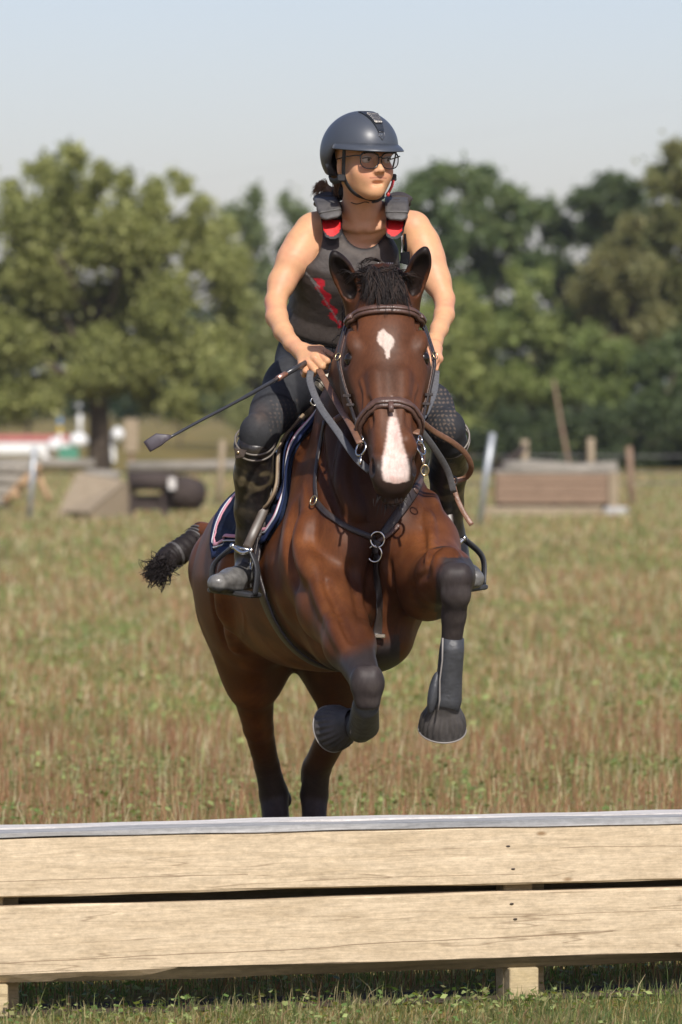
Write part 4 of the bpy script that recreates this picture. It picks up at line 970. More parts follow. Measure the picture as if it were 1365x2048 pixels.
def horse_col(V):
    px, py = proj(V); n = len(V)
    base = np.tile(np.array((.112, .036, .0115)), (n, 1))
    nz = vnoise(V, 9, 1); nz2 = vnoise(V, 28, 2)
    base = mixc(base, .55 * sstep(nz, .5, .8), (.20, .070, .022)); base = mixc(base, .45 * sstep(nz2, .5, .85), (.075, .024, .009)); base = mixc(base, .35 * sstep(vnoise(V * np.array((1, 1, .4)), 22, 41), .52, .8), (.21, .078, .026))
    # dark coat on neck, mane line and chest, deepened with the head's painted shade
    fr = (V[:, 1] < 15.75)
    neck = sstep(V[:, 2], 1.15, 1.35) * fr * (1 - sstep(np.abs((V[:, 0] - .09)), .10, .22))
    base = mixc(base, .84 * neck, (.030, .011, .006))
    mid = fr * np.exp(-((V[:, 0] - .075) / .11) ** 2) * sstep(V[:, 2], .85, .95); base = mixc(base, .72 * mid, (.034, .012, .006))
    # head parts
    q = (V - np.array(H0)); s_ = q @ np.array(HS); l_ = q @ np.array(HL); n_ = q @ np.array(HN)
    hd = (s_ > -.06) & (s_ < .70) & (np.abs(l_) < .16) & (n_ > -.26) & (n_ < .08)
    base = mixc(base, hd * .75, (.115, .042, .018))
    cen = hd * np.exp(-(l_ / .035) ** 2) * sstep(n_, -.05, -.02) * (1 - sstep(s_, .46, .52)) * sstep(s_, .10, .2)
    base = mixc(base, .55 * cen, (.10, .062, .045))
    base = mixc(base, hd * .6 * np.exp(-(((s_ - .21) / .065) ** 2 + ((np.abs(l_) - .110) / .042) ** 2)), (.022, .012, .008))   # dark round the eye
    muz = hd * sstep(s_, .50, .585); base = mixc(base, .88 * muz, (.03, .021, .018))
    side = hd * sstep(s_, .36, .46) * sstep(-n_, .05, .08); base = mixc(base, .6 * side, (.035, .02, .015))
    ring = hd * np.exp(-(((s_ - .565) / .032) ** 2 + ((np.abs(l_) - .054) / .02) ** 2)); base = mixc(base, np.clip(ring * 1.2, 0, 1) * .8, (.02, .015, .013))
    jag = (vnoise(V, 110, 7) - .5) * 8
    # star (a heart shaped spot) and the stripe widening to the nose
    star = np.maximum(0, 1 - (np.abs((px - 772 - (py - 682) * .22 + jag * .5) / 20) ** 1.35 + np.abs((py - 680 + jag * .4) / 27) ** 1.35) - .5 * np.exp(-((px - 778) / 6) ** 2 - ((py - 658) / 8) ** 2)); star2 = np.maximum(0, 1 - ((px - 776 + jag * .3) / 6) ** 2 - ((py - 702) / 18) ** 2)
    stm = hd * (sstep(star + jag * .012, .05, .25) | 0 if False else np.clip(sstep(star + jag * .015, .05, .3) + sstep(star2, .05, .4), 0, 1)) * (n_ > -.06)
    base = mixc(base, stm * (.70 + .25 * vnoise(V, 150, 31)), (.58, .47, .40))
    cx = 787 + (py - 840) * .045 + jag * .35; wd = np.interp(py, [790, 800, 830, 850, 890, 915, 940, 962, 968], [0, 2, 6, 11, 17, 24, 27, 25, 0])
    bl = hd * (n_ > -.075) * sstep(wd - np.abs(px - cx), -4, 4) * (wd > 0) * np.where(py < 835, .5, 1.)
    base = mixc(base, bl * (.80 + .18 * vnoise(V, 150, 32)), (.62, .49, .43)); pk = bl * sstep(vnoise(V, 50, 4), .55, .8); base = mixc(base, pk * .4, (.55, .30, .25))
    # ears dark inside
    for b, t, a3 in (EAR_L, EAR_R):
        u = (t - b) / np.linalg.norm(t - b); w = V - b; hh_ = w @ u; dd = w @ a3; rad_ = np.linalg.norm(w - hh_[:, None] * u, axis=1)
        m = ((hh_ > -.02) & (hh_ < .2) & (rad_ < .06)).astype(float)
        base = mixc(base, m * .6, (.06, .022, .011)); base = mixc(base, m * sstep(hh_, .06, .11) * .85, (.012, .009, .008))
        cav = m * (hh_ > .005) * (np.abs(np.cross(w, u) @ a3) < .021) * (dd < .02) * (dd > -.02); base = mixc(base, cav * .9, (.012, .009, .008))
    # black points
    lo = V[:, 1] < 15.75; x = V[:, 0]; z = V[:, 2]
    black = np.zeros(n)
    rt = lo & (((px > 872) & (py > 1115)) | ((px > 840) & (py > 1290))); rt2 = lo & (px < 800) & (py > 1270) & (V[:, 1] < 15.6) & (px > 600)
    black = np.maximum(black, rt * np.maximum(sstep(px + (py - 1120) * .35 + jag, 872, 895), (py > 1290) * 1.)); black = np.maximum(black, rt2 * sstep(py + (px - 700) * .35 + jag, 1285, 1325))
    bk = V[:, 1] > 16.1; black = np.maximum(black, bk * sstep(py + jag, 1475, 1570) * .93)
    base = mixc(base, black, (.034, .027, .026)); knee = sstep(vnoise(V, 30, 12), .5, .8) * black * lo; base = mixc(base, knee * .5, (.060, .050, .046))
    ing = bk * sstep(V[:, 0] + .24, -.02, .06) * (1 - sstep(V[:, 0] + .24, .25, .35)) * sstep(1.05 - V[:, 2], 0, .2) * (1 - black); base = mixc(base, .6 * ing, (.04, .018, .01))
    return base
M_COAT = mat('bay_coat', (1, 1, 1), .47, spec=.15, vcol=True, nscale=150, namt=.18, bump=.07, bscale=700, coat=.0, stretch=(1, 1, .35), namt2=.22, nscale2=8)
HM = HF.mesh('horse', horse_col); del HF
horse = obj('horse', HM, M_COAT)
tag(horse, 'bay horse with white star and stripe jumping towards the camera with its forelegs folded', 'horse')
HBV = bvh_of(horse)
# eyes
M_EYE = mat('dark_eye', (.012, .008, .006), .22, spec=.4)
for sd in (-1, 1):
    mb = MB(); mb.ball(HH(.192, .096 * sd, -.048), (.019, .019, .019), 16, 12); mb.build('eye', M_EYE, horse)
    M_LID = M_COAT
# hooves, bell boots, tendon boots
M_HOOF = mat('hoof_horn', (.06, .052, .046), .55, nscale=30, namt=.3)
M_BOOT = mat('grey_leg_boot', (.042, .044, .049), .5, nscale=25, namt=.25, bump=.3, bscale=60)
M_BELL = mat('ribbed_rubber', (.060, .053, .049), .6, nscale=22, namt=.45)
M_PIPE = mat('boot_piping', (.24, .22, .20), .5)
def lathe_dir(mb, c, d, prof, n=40, ribs=0, amp=0.0, flat=1., cap=False):
    """profile (distance along d, radius) turned about d, with ribs running down it"""
    c = Vector(c); d = Vector(d).normalized(); u = d.cross(Vector((0, 0, 1)));
    if u.length < .05: u = Vector((1, 0, 0))
    u.normalize(); w = d.cross(u); vs = []
    for j, (t, r, a) in enumerate(prof):
        for i in range(n):
            th = 2 * math.pi * i / n; rr = r + (amp * a * (1 if (i * ribs // n * 2) % 2 == 0 and (i * ribs * 2 // n) % 2 == 0 else 0) if ribs else 0)
            vs.append(c + d * t + u * math.cos(th) * rr + w * math.sin(th) * rr * flat)
    fs = [(j * n + i, (j + 1) * n + i, (j + 1) * n + (i + 1) % n, j * n + (i + 1) % n) for j in range(len(prof) - 1) for i in range(n)]
    if cap: fs.append(tuple((len(prof) - 1) * n + i for i in range(n)))
    mb.add(vs, fs, True)
def front_hoof(c, d):
    c = Vector(c); d = Vector(d).normalized()
    mb = MB(); lathe_dir(mb, c, d, [(-.01, .036, 0), (.02, .043, 0), (.06, .052, 0), (.066, .050, 0), (.062, .040, 0), (.056, .012, 0)], 32, cap=True); mb.build('hoof', M_HOOF, horse)
    mb = MB(); lathe_dir(mb, c, d, [(-.040, .036, 0), (-.032, .040, 0), (-.02, .041, 0), (-.010, .045, .0), (.006, .051, .3), (.020, .0555, 1), (.044, .0605, .8), (.049, .0618, .1), (.052, .0625, 0), (.058, .063, 0), (.060, .061, 0), (.05, .056, 0), (-.02, .038, 0)], 132, 22, .0045)
    b_ = mb.build('bell_boot', M_BELL, horse)
    mb = MB(); mb.ring(c + d * .057, d, .063, .0022, 48, 6); mb.build('rim', M_PIPE, b_)
dd2 = Vector((-.05, .50, -.82))
front_hoof(Vector(P(889, 1402, 15.02)) + dd2.normalized() * .034, dd2)
front_hoof(P(690, 1450, 15.28), Vector((-.62, .66, -.22)))
def tendon_boot(pts, rs, sec):
    mb = MB(); mb.tube([Vector(p) for p in pts], rs, 24)
    o = mb.build('tendon_boot', M_BOOT, horse)
    a, b = sec; mb = MB(); mb.ribbon(a, b, .004, .003); mb.build('piping', M_PIPE, o); return o
a_ = [P(906, 1276, 14.975), P(904, 1300, 14.98), P(900, 1345, 15.0), P(896, 1375, 15.01), P(893, 1398, 15.02), P(890, 1420, 15.01)]
tb = tendon_boot(a_, [.030, .033, .034, .038, .042, .038], ([P(886, 1276, 14.945), P(885, 1320, 14.95), P(880, 1360, 14.955), P(880, 1400, 14.96), P(876, 1422, 14.965)], Vector((-.5, -.85, 0))))
mb = MB(); mb.ball(P(868, 1385, 14.99), (.015, .022, .056), 16, 12, Matrix.Rotation(rad(10), 3, 'Y')); mb.build('shell', M_BOOT, tb)
a_ = [kn1 + (0, .02, -.05), kn1 * .5 + f1 * .5 + (0, 0, -.005), f1 + (0, -.02, 0), f1 + (-.01, .02, -.012)]
tendon_boot(a_, [.034, .036, .042, .038], ([Vector(kn1) + Vector((-.02, -.02, -.045)), Vector(f1) + Vector((-.035, -.045, .02)), Vector(f1) + Vector((-.035, -.04, -.02))], Vector((-.3, -.9, 0))))
for (x, d) in ((566, 16.69), (636, 16.69)):
    p = P(x, 1835, d); mb = MB(); lathe_dir(mb, (p.x, p.y, p.z + .01), (0, -.42, -.9), [(-.005, .036, 0), (.02, .043, 0), (p.z * 1.02, .056, 0)], 28, cap=True); mb.build('hoof', M_HOOF, horse)

# hair
_hb0 = HBV
M_HAIR = mat('black_horse_hair', (.016, .012, .011), .6, spec=.22)
M_HAIR2 = mat('brown_tinged_hair', (.035, .022, .017), .6, spec=.25)
def strands(mb, roots, r, seed, tip=.2, n=4):
    """roots: list of control-point lists, one tapering strand each"""
    for pts in roots:
        pts = [Vector(p) for p in pts]; sp = [Vector(q) for q in spline(pts, 3)]; m = len(sp)
        mb.tube(sp, [r * (1 - (1 - tip) * (i / (m - 1)) ** 1.5) for i in range(m)], n, cap=False)
rr = random.Random(3); ro = []
def lock(root, end, lift, nst, jit, up=.0):
    """a clump of strands that share one sweep"""
    for _ in range(nst):
        j = lambda s: Vector((rr.gauss(0, s), rr.gauss(0, s), rr.gauss(0, s)))
        a_ = root + j(jit * .6); e = end + j(jit); e = a_ + (e - a_) * rr.uniform(.7, 1.08)
        ro.append([a_, a_.lerp(e, .33) + lift * .9 + j(.002), a_.lerp(e, .7) + lift * .75 + j(.003), e])
for i in range(90):
    th = rr.uniform(-95, 95) if i % 3 else rr.gauss(0, 25); L_ = rr.uniform(38, 66)
    rx, ry = 766 + max(-38, min(38, rr.gauss(0, 16))) + th * .04, 553 + rr.gauss(0, 9)
    root = Vector(P(rx, ry, 15.335)); ex, ey = rx + L_ * math.sin(rad(th)) * .95, ry + L_ * math.cos(rad(th)) + 6
    hh = hit(_hb0, ex, ey); end = (hh[0] + Vector((0, -.010, .002))) if hh[0] is not None and hh[0].y < 15.5 else Vector(P(ex, ey, 15.34))
    lock(root, end, Vector((0, -.016, .012)), 12, .0035)
for i in range(60):                                   # the part blown up and back
    th = rr.uniform(-80, 80); L_ = rr.uniform(22, 44); rx = 766 + rr.gauss(0, 16) + th * .2; ry = 560 + rr.gauss(0, 5)
    root = Vector(P(rx, ry, 15.36)); end = Vector(P(rx + L_ * math.sin(rad(th)) * 1.25, ry - L_ * math.cos(rad(th)) * .75 + 4, 15.37))
    lock(root, end, Vector((0, -.006, .016)), 8, .0045)
mb = MB(); strands(mb, ro[::2] + ro[1::4], .0013, 1); fl = mb.build('forelock', M_HAIR, horse)
mb = MB(); strands(mb, ro[3::4], .0016, 1); mb.build('brown_strands', M_HAIR2, fl)
ro = []
crest = [np.array((.113, 15.42, 1.92)), np.array((.105, 15.55, 1.845)), np.array((.075, 15.74, 1.685)), HB(.34, 0, .335)]
for i in range(170):                                  # mane on the neck
    t = rr.uniform(0, 2.9); k = int(t); f = t - k; b = Vector(crest[k] * (1 - f) + crest[k + 1] * f) + Vector((rr.gauss(0, .012), 0, 0))
    sd = -1; L_ = rr.uniform(.05, .11)
    ro.append([b, b + Vector((sd * .03, rr.gauss(0, .01), .018)), b + Vector((sd * (.07 + rr.gauss(0, .01)), rr.gauss(-.01, .02), -.01)), b + Vector((sd * (.080 + rr.uniform(-.02, .01)), rr.gauss(-.02, .015), -L_))])
mb = MB(); strands(mb, ro, .0024, 2); mb.build('mane', M_HAIR, horse)
# whiskers under the chin
ro = []
for i in range(90):
    b = Vector(HH(.600 + rr.uniform(-.01, .022), rr.gauss(0, .022), -.07 - rr.uniform(0, .05))); e = b + Vector((rr.gauss(0, .008), -.004, -rr.uniform(.014, .034)))
    ro.append([b, b.lerp(e, .5) + Vector((0, -.004, 0)), e])
mb = MB(); strands(mb, ro, .0011, 2); mb.build('whiskers', M_HAIR, horse)
# plaited and taped tail
tp = [Vector(P(408, 1058, 17.15)), Vector(P(388, 1082, 17.12)), Vector(P(362, 1102, 17.08)), Vector(P(338, 1116, 17.05)), Vector(P(322, 1132, 17.0))]
sp = [Vector(q) for q in spline(tp, 8)]; m = len(sp)
mb = MB(); mb.tube(sp, [.028 + .011 * math.sin(i / m * 3.1) + .0025 * math.sin(i * 1.9) for i in range(m)], 14); tl = mb.build('tail', M_HAIR, horse)
mb = MB()
for t in (.12, .17, .22, .55, .60, .64):
    i = int(t * (m - 1)); dr = (sp[i + 1] - sp[i]).normalized(); mb.ring(sp[i], dr, .031 + .006 * math.sin(t * 3), .0032, 20, 6)
mb.build('tail_band', mat('grey_tail_band', (.085, .078, .075), .5), tl)
ro = []
for i in range(260):
    j = rr.randint(0, m - 2) if i % 2 else rr.randint(m // 2, m - 2); b = sp[j] + Vector((rr.gauss(0, .013), rr.gauss(0, .013), rr.gauss(0, .013)))
    dr = (sp[min(j + 3, m - 1)] - sp[max(j - 1, 0)]).normalized(); L_ = rr.uniform(.02, .045); o_ = Vector((rr.gauss(0, .007), rr.gauss(0, .007), rr.gauss(-.002, .008)))
    ro.append([b, b + dr * L_ * .5 + o_ * .7, b + dr * L_ + o_ * 1.5 + Vector((0, 0, -.006))])
e = sp[-1]
for i in range(420):
    ro.append([e + Vector((rr.gauss(.01, .012), rr.gauss(0, .012), rr.gauss(.0, .016))), e + Vector((rr.gauss(-.006, .022), 0, rr.gauss(-.012, .020))), e + Vector((rr.gauss(-.010, .017), rr.gauss(0, .016), rr.gauss(-.030, .014)))])
ro.append([e, e + Vector((-.03, 0, -.005)), e + Vector((-.065, 0, -.02))]); ro.append([e, e + Vector((-.03, 0, .02)), e + Vector((-.05, 0, .016))])
mb = MB(); strands(mb, ro, .0017, 4); mb.build('tail_hair', M_HAIR, tl)
# ------------------------------------------------------------------ leather and metal
M_LEA = mat('brown_leather', (.085, .045, .034), .42, spec=.5, nscale=40, namt=.25, bump=.2, bscale=120)
M_LEAL = mat('light_brown_leather', (.17, .085, .05), .45, spec=.5, nscale=40, namt=.25, bump=.2, bscale=120)
M_LEAD = mat('dark_leather', (.030, .022, .020), .42, spec=.5, nscale=40, namt=.25, bump=.2, bscale=120)
M_GREYL = mat('grey_webbing', (.10, .10, .105), .6, nscale=150, namt=.3)
M_STEEL = mat('bit_steel', (.62, .60, .57), .22, 1.)
M_BRASS = mat('brass', (.66, .50, .28), .3, 1.)
M_NAVY = mat('navy_quilt', (.009, .015, .036), .85, spec=.15, nscale=90, namt=.25)
M_NAVYB = mat('navy_binding', (.018, .028, .075), .8, spec=.15)
M_PINK = mat('pink_piping', (.62, .28, .34), .6)
M_WHITEC = mat('white_cord', (.62, .62, .66), .6)
M_SADL = mat('saddle_leather', (.035, .024, .019), .35, spec=.55, nscale=20, namt=.3, bump=.2, bscale=100)
M_SADE = mat('tan_edge', (.26, .19, .12), .5)
def strap(name, m, parent, px, w, t=.004, off=.004, n=6, b=None, sm=3):
    p, nn = drape(b or HBV, px, off, n, sm); mb = MB(); mb.ribbon(p, nn, w, t); return mb.build(name, m, parent)
def fstrap(name, m, parent, px, w, t=.004, n=6, nrm=(0, -1, .15)):
    p = SP(px, n); mb = MB(); mb.ribbon(p, Vector(nrm), w, t); return mb.build(name, m, parent)
def headpt(s, l, n): return Vector(HH(s, l, n))
def on_head(s_list):
    """(s, angle) round the head: 0 = face front, +-90 = sides; snapped to the skin"""
    out = []; nn = []
    for s, a in s_list:
        c = headpt(s, 0, -.08); d = HN * math.cos(rad(a)) + HL * math.sin(rad(a)); o_ = c + d * .4
        h = HBV.ray_cast(o_, -d)
        out.append(h[0]); nn.append(h[1])
    for _ in range(2):
        q = [v.copy() for v in out]
        for i in range(1, len(q) - 1): out[i] = (q[i - 1] + q[i] * 2 + q[i + 1]) / 4
    return out, nn
bridle = thing('bridle', 'dark brown leather bridle with padded browband and noseband on the bay horse', 'bridle', H0)
def band(name, m, s0, a0, a1, w, t, off, curve=0., parent=bridle, n=26):
    P_, N_ = on_head([(s0 + curve * (((a0 + (a1 - a0) * i / n) / 90.) ** 2), a0 + (a1 - a0) * i / n) for i in range(n + 1)])
    P_ = [p + q * off for p, q in zip(P_, N_)]
    N2 = [(q + P_[i] * 0).normalized() for i, q in enumerate(N_)]
    mb = MB(); mb.ribbon(P_, N2, w, t); return mb.build(name, m, parent), P_, N_
bb, bp_, bn_ = band('browband', M_LEA, .080, -74, 74, .027, .010, .009, -.016)
mb = MB(); mb.ribbon([p + n * .007 for p, n in zip(bp_, bn_)], bn_, .011, .006); mb.build('padding', M_LEA, bb)
nb_, np_, nn_ = band('noseband', M_LEA, .378, -100, 100, .032, .009, .008, .022)
mb = MB(); mb.ribbon([p + n * .008 for p, n in zip(np_, nn_)], nn_, .014, .006); mb.build('padding', M_LEA, nb_)
mb = MB(); k_ = len(np_) // 2; mb.ribbon([np_[k_] + nn_[k_] * .012 + HS * .006, np_[k_] + nn_[k_] * .010 + HS * .024, np_[k_] + nn_[k_] * .004 + HS * .036], HN, .014, .005); mb.build('keeper_loop', M_LEA, nb_)
for sd in (-1, 1):
    def side(l): return l * sd
    pts = [headpt(-.02, .070 * sd, -.10), headpt(.05, .099 * sd, -.085), headpt(.11, .116 * sd, -.085), headpt(.18, .127 * sd, -.085), headpt(.26, .113 * sd, -.095), headpt(.34, .092 * sd, -.10), headpt(.42, .080 * sd, -.085), headpt(.455, .078 * sd, -.08)]
    sp = [Vector(q) for q in spline(pts, 5)]
    mb = MB(); mb.ribbon(sp, [HL * sd + HN * .55] * len(sp), .016, .004); mb.build('cheekpiece', M_LEA, bridle)
    sp2 = [q + HN * .012 + HL * sd * .004 for q in sp[4:28]]
    mb = MB(); mb.ribbon(sp2, [HL * sd + HN * .7] * len(sp2), .009, .003); mb.build('inner_cheekpiece', M_LEAD, bridle)
    mb = MB(); c = headpt(.17, .131 * sd, -.065); mb.ring(c, HN + HL * sd * .6, .011, .0018, 16, 6, .7); mb.build('buckle', M_BRASS, bridle)
    for s_, l_ in ((.285, .110), (.315, .102)):
        mb = MB(); c = headpt(s_, l_ * sd, -.085); mb.box((-.011, -.005, -.004), (.011, .006, .004), Matrix.Translation(c), .001); mb.build('keeper', M_LEAD, bridle)
    # bit ring and shank
    br_ = headpt(.465, .079 * sd, -.075)
    mb = MB(); mb.ring(br_, HL * sd + HN * .8, .020, .0032, 24, 8); mb.tube([br_ + HS * .018, br_ + HS * .05 + HL * sd * .004], .0035, 8)
    mb.ring(br_ - HS * .028, HL * sd + HN * .8, .010, .0025, 18, 6)
    mb.build('bit', M_STEEL, bridle)
    pts = [headpt(-.03, .045 * sd, -.02), headpt(-.02, .070 * sd, -.10), headpt(.1, .105 * sd, -.17), headpt(.22, .05 * sd, -.255), headpt(.23, 0, -.265)]
    sp = [Vector(q) for q in spline(pts, 5)]; mb = MB(); mb.ribbon(sp, [HL * sd] * len(sp), .015, .003); mb.build('throat_strap', M_LEAD, bridle)
# breastplate
bpl = thing('breastplate', 'black leather breastplate with two metal rings on the chest of the horse', 'breastplate', P(757, 1080, 15.2))
strap('neck_strap', M_LEAD, bpl, [(652, 842), (640, 900), (633, 960), (636, 1008)], .012, off=.005)
p_ = strap('neck_strap', M_LEAD, bpl, [(634, 1003), (660, 1032), (700, 1058), (748, 1077)], .016, off=.006)
strap('neck_strap', M_LEA, bpl, [(838, 862), (848, 900), (847, 940), (826, 985)], .018, off=.010)
strap('neck_strap', M_LEAD, bpl, [(848, 938), (825, 985), (796, 1030), (766, 1074)], .026, .006, off=.008)
for (x, y, c) in ((634, 1005, M_BRASS), (850, 940, M_BRASS)):
    h = hit(HBV, x, y); h = h if h[0] is not None else (P(x, y, 15.3), Vector((0, -1, 0)))
    mb = MB(); mb.ring(h[0] + h[1] * .014, h[1], .014, .0024, 18, 6, .75); mb.build('buckle', c, bpl)
for (y, r_) in ((1078, .021), (1107, .022)):
    h = hit(HBV, 758, y); mb = MB(); mb.ring(h[0] + h[1] * .016, h[1] * .5 + Vector((0, -1, 0)), r_, .0032, 28, 8, .9); mb.build('ring', M_STEEL, bpl)
strap('ring_strap', M_LEAD, bpl, [(758, 1080), (758, 1108)], .022, .007, off=.014)
strap('chest_strap', M_LEAD, bpl, [(758, 1108), (756, 1160), (755, 1220), (753, 1278)], .026, .005, off=.008)
strap('strap_end', M_LEA, bpl, [(758, 1084), (780, 1072), (800, 1052)], .012, .004, off=.012)
h = hit(HBV, 752, 1272); mb = MB(); mb.box((-.022, -.004, -.006), (.022, .006, .006), Matrix.Translation(h[0] + h[1] * .016), .002); mb.build('girth_clip', M_STEEL, bpl)

# ---------------------------------------------------------------- saddle pad, laid round the barrel
BARO = lambda s: HB(s, 0, .0)
def barrel(s, a, off):
    """point on the skin at station s along the body and angle a (deg) down from the spine, + = viewer's left"""
    c = Vector(HB(s, 0, .02)); d = Vector(UPB) * math.cos(rad(a)) - Vector(XR_) * math.sin(rad(a)); h = HBV.ray_cast(c + d * .9, -d)
    p = h[0] if h[0] is not None else c + d * .3; n = h[1] if h[0] is not None else d
    return p + n * off, n
pad = thing('saddle_pad', 'navy quilted saddle pad with pink and white piping under the saddle', 'saddle pad', HB(.6, 0, .3))
S0, S1, NA, NS = .27, .935, 40, 60
def pad_edge(a):     # front and back edge move with the angle
    return S0 + .05 * sstep(np.array(a), 0, 60) * 1.0 - .02 * sstep(np.array(a), 60, 100) + .07 * sstep(np.array(a), 74, 95), S1 - .07 * sstep(np.array(a), 80, 95) ** 2
for sd in (1, -1):
    V = []; G_ = []
    for i in range(NA + 1):
        a = 3 + (93 - 3) * i / NA; f0, f1_ = pad_edge(a)
        for j in range(NS + 1):
            s_ = f0 + (f1_ - f0) * j / NS
            p, n = barrel(s_, a * sd, 0)
            qv = .010 * abs(math.sin((a * .115 + s_ * 5.2) * 2.4)) ** .6 if 3 < j < NS - 3 and i < NA - 2 else .004
            V.append((p, n, .012 + qv))
    W_n = NS + 1
    Pn = [v[0].copy() for v in V]
    for _ in range(6):
        Q = [p.copy() for p in Pn]
        for i in range(1, NA):
            for j in range(1, NS):
                k = i * W_n + j; Pn[k] = (Q[k] * 4 + Q[k - 1] + Q[k + 1] + Q[k - W_n] + Q[k + W_n]) / 8
    outer = [Pn[k] + V[k][1] * V[k][2] for k in range(len(V))]; inner = [Pn[k] + V[k][1] * .002 for k in range(len(V))]
    fs = [(i * W_n + j, i * W_n + j + 1, (i + 1) * W_n + j + 1, (i + 1) * W_n + j) for i in range(NA) for j in range(NS)]
    if sd < 0: fs = [f[::-1] for f in fs]
    b_ = len(outer); fs2 = [tuple(q + b_ for q in f[::-1]) for f in fs]
    rim = [j for j in range(W_n)] + [i * W_n + NS for i in range(1, NA + 1)] + [NA * W_n + j for j in range(NS - 1, -1, -1)] + [i * W_n for i in range(NA - 1, 0, -1)]
    fs3 = [(rim[k], rim[(k + 1) % len(rim)], rim[(k + 1) % len(rim)] + b_, rim[k] + b_) for k in range(len(rim))]
    mb = MB(); mb.add(outer + inner, fs + fs2 + fs3, True); pp = mb.build('pad_side', M_NAVY, pad)
    def edgeline(ins, w, t, m, name, off):
        js = [ins] * 0; ptl = []; nl = []
        path = [(i, ins) for i in range(0, NA - ins + 1)] + [(NA - ins, j) for j in range(ins + 1, NS - ins)] + [(i, NS - ins) for i in range(NA - ins, -1, -1)]
        for i, j in path:
            k = i * W_n + j; ptl.append(outer[k] + V[k][1] * off); nl.append(V[k][1])
        mb = MB(); mb.ribbon(ptl, nl, w, t); mb.build(name, m, pp)
    edgeline(0, .020, .006, M_NAVYB, 'binding', .001); edgeline(2, .0035, .004, M_WHITEC, 'white_cord', .004); edgeline(3, .010, .004, M_PINK, 'pink_piping', .004)
# girth strap + billets on the near side
# ---------------------------------------------------------------- saddle
sad = thing('saddle', 'brown leather saddle with padded knee roll, stirrup leathers and steel stirrups', 'saddle', HB(.6, 0, .36))
SF = Field(HB(.62, 0, .12) - .55, HB(.62, 0, .12) + .55, .008)
for i in range(9):
    t = i / 8; s_ = .33 + .46 * t; z_ = .36 + .055 * (2 * abs(t - .48)) ** 2.2 + (.03 if i in (0,) else 0); w_ = .055 + .085 * t
    if i: SF.cone(HB(ps, 0, pz), HB(s_, 0, z_), .034, .034, k=.03, flat=XR_, fs=pw / .034 * .5 + w_ / .034 * .5)
    ps, pz, pw = s_, z_, w_
seat = obj('seat', SF.mesh('seat'), M_SADL, sad); del SF
def flap(sd):
    V = []; NA2, NS2 = 26, 18
    for i in range(NA2 + 1):
        a = 14 + (80 - 14) * i / NA2
        f0 = .40 - .055 * math.sin(math.pi * min(1, i / NA2 * .95)) + .02 * (i / NA2) ** 3; f1_ = .72 - .05 * (i / NA2) ** 2
        cut = max(0, (i / NA2 - .8) / .2); f0 += .06 * cut ** 2; f1_ -= .08 * cut ** 2
        for j in range(NS2 + 1):
            p, n = barrel(f0 + (f1_ - f0) * j / NS2, a * sd, .031 + .010 * math.exp(-(j / 2.6) ** 2)); V.append((p, n))
    w = NS2 + 1; Pn = [v[0] for v in V]
    fs = [(i * w + j, i * w + j + 1, (i + 1) * w + j + 1, (i + 1) * w + j) for i in range(NA2) for j in range(NS2)]
    inn = [v[0] - v[1] * .006 for v in V]; b_ = len(Pn)
    rim = [j for j in range(w)] + [i * w + NS2 for i in range(1, NA2 + 1)] + [NA2 * w + j for j in range(NS2 - 1, -1, -1)] + [i * w for i in range(NA2 - 1, 0, -1)]
    fs3 = [(rim[k], rim[(k + 1) % len(rim)], rim[(k + 1) % len(rim)] + b_, rim[k] + b_) for k in range(len(rim))]
    mb = MB(); mb.add(Pn + inn, fs + [tuple(q + b_ for q in f[::-1]) for f in fs] + fs3, True); fl_ = mb.build('flap', M_SADL, sad)
    mb = MB(); ed = [i * w for i in range(NA2 + 1)]; mb.tube([Pn[k] + V[k][1] * .002 for k in ed], .0045, 8); mb.tube([Pn[k + 2] + V[k + 2][1] * .002 for k in ed], .002, 6); mb.build('edge_piping', M_SADE, fl_)
flap(1); flap(-1)
# ---- viewer's left: straps hanging below the saddle, girth buckle
def bstrap(name, m, parent, sa, w, t=.004, off=.02):
    P_ = []; N_ = []
    for s_, a in spline(sa, 6):
        p, n = barrel(s_, a, off); P_.append(p); N_.append(n)
    mb = MB(); mb.ribbon(P_, N_, w, t); return mb.build(name, m, parent)
gir = thing('girth', 'dark girth strap with a steel buckle behind the horse\'s right foreleg', 'girth', HB(.42, -.2, -.2))
bstrap('girth_strap', M_LEAD, gir, [(.45, 88), (.43, 105), (.40, 125), (.38, 145), (.37, 165), (.37, 180)], .055, .008, .014)
bstrap('girth_strap', M_LEAD, gir, [(.45, -88), (.43, -105), (.40, -125), (.38, -145), (.37, -165), (.37, -180)], .055, .008, .014)
p, n = barrel(.385, 108, .034); mb = MB(); mb.ring(p, n, .018, .003, 20, 6, .8); mb.build('buckle', M_STEEL, gir)
bstrap('buckle_strap', M_LEAD, gir, [(.40, 92), (.39, 100), (.385, 108), (.385, 115)], .02, .004, .030)
# navy loop of the pad, D ring straps at the pommel
bstrap('girth_loop', M_NAVYB, pad, [(.335, 26), (.35, 40), (.365, 52), (.375, 62)], .035, .004, .026)
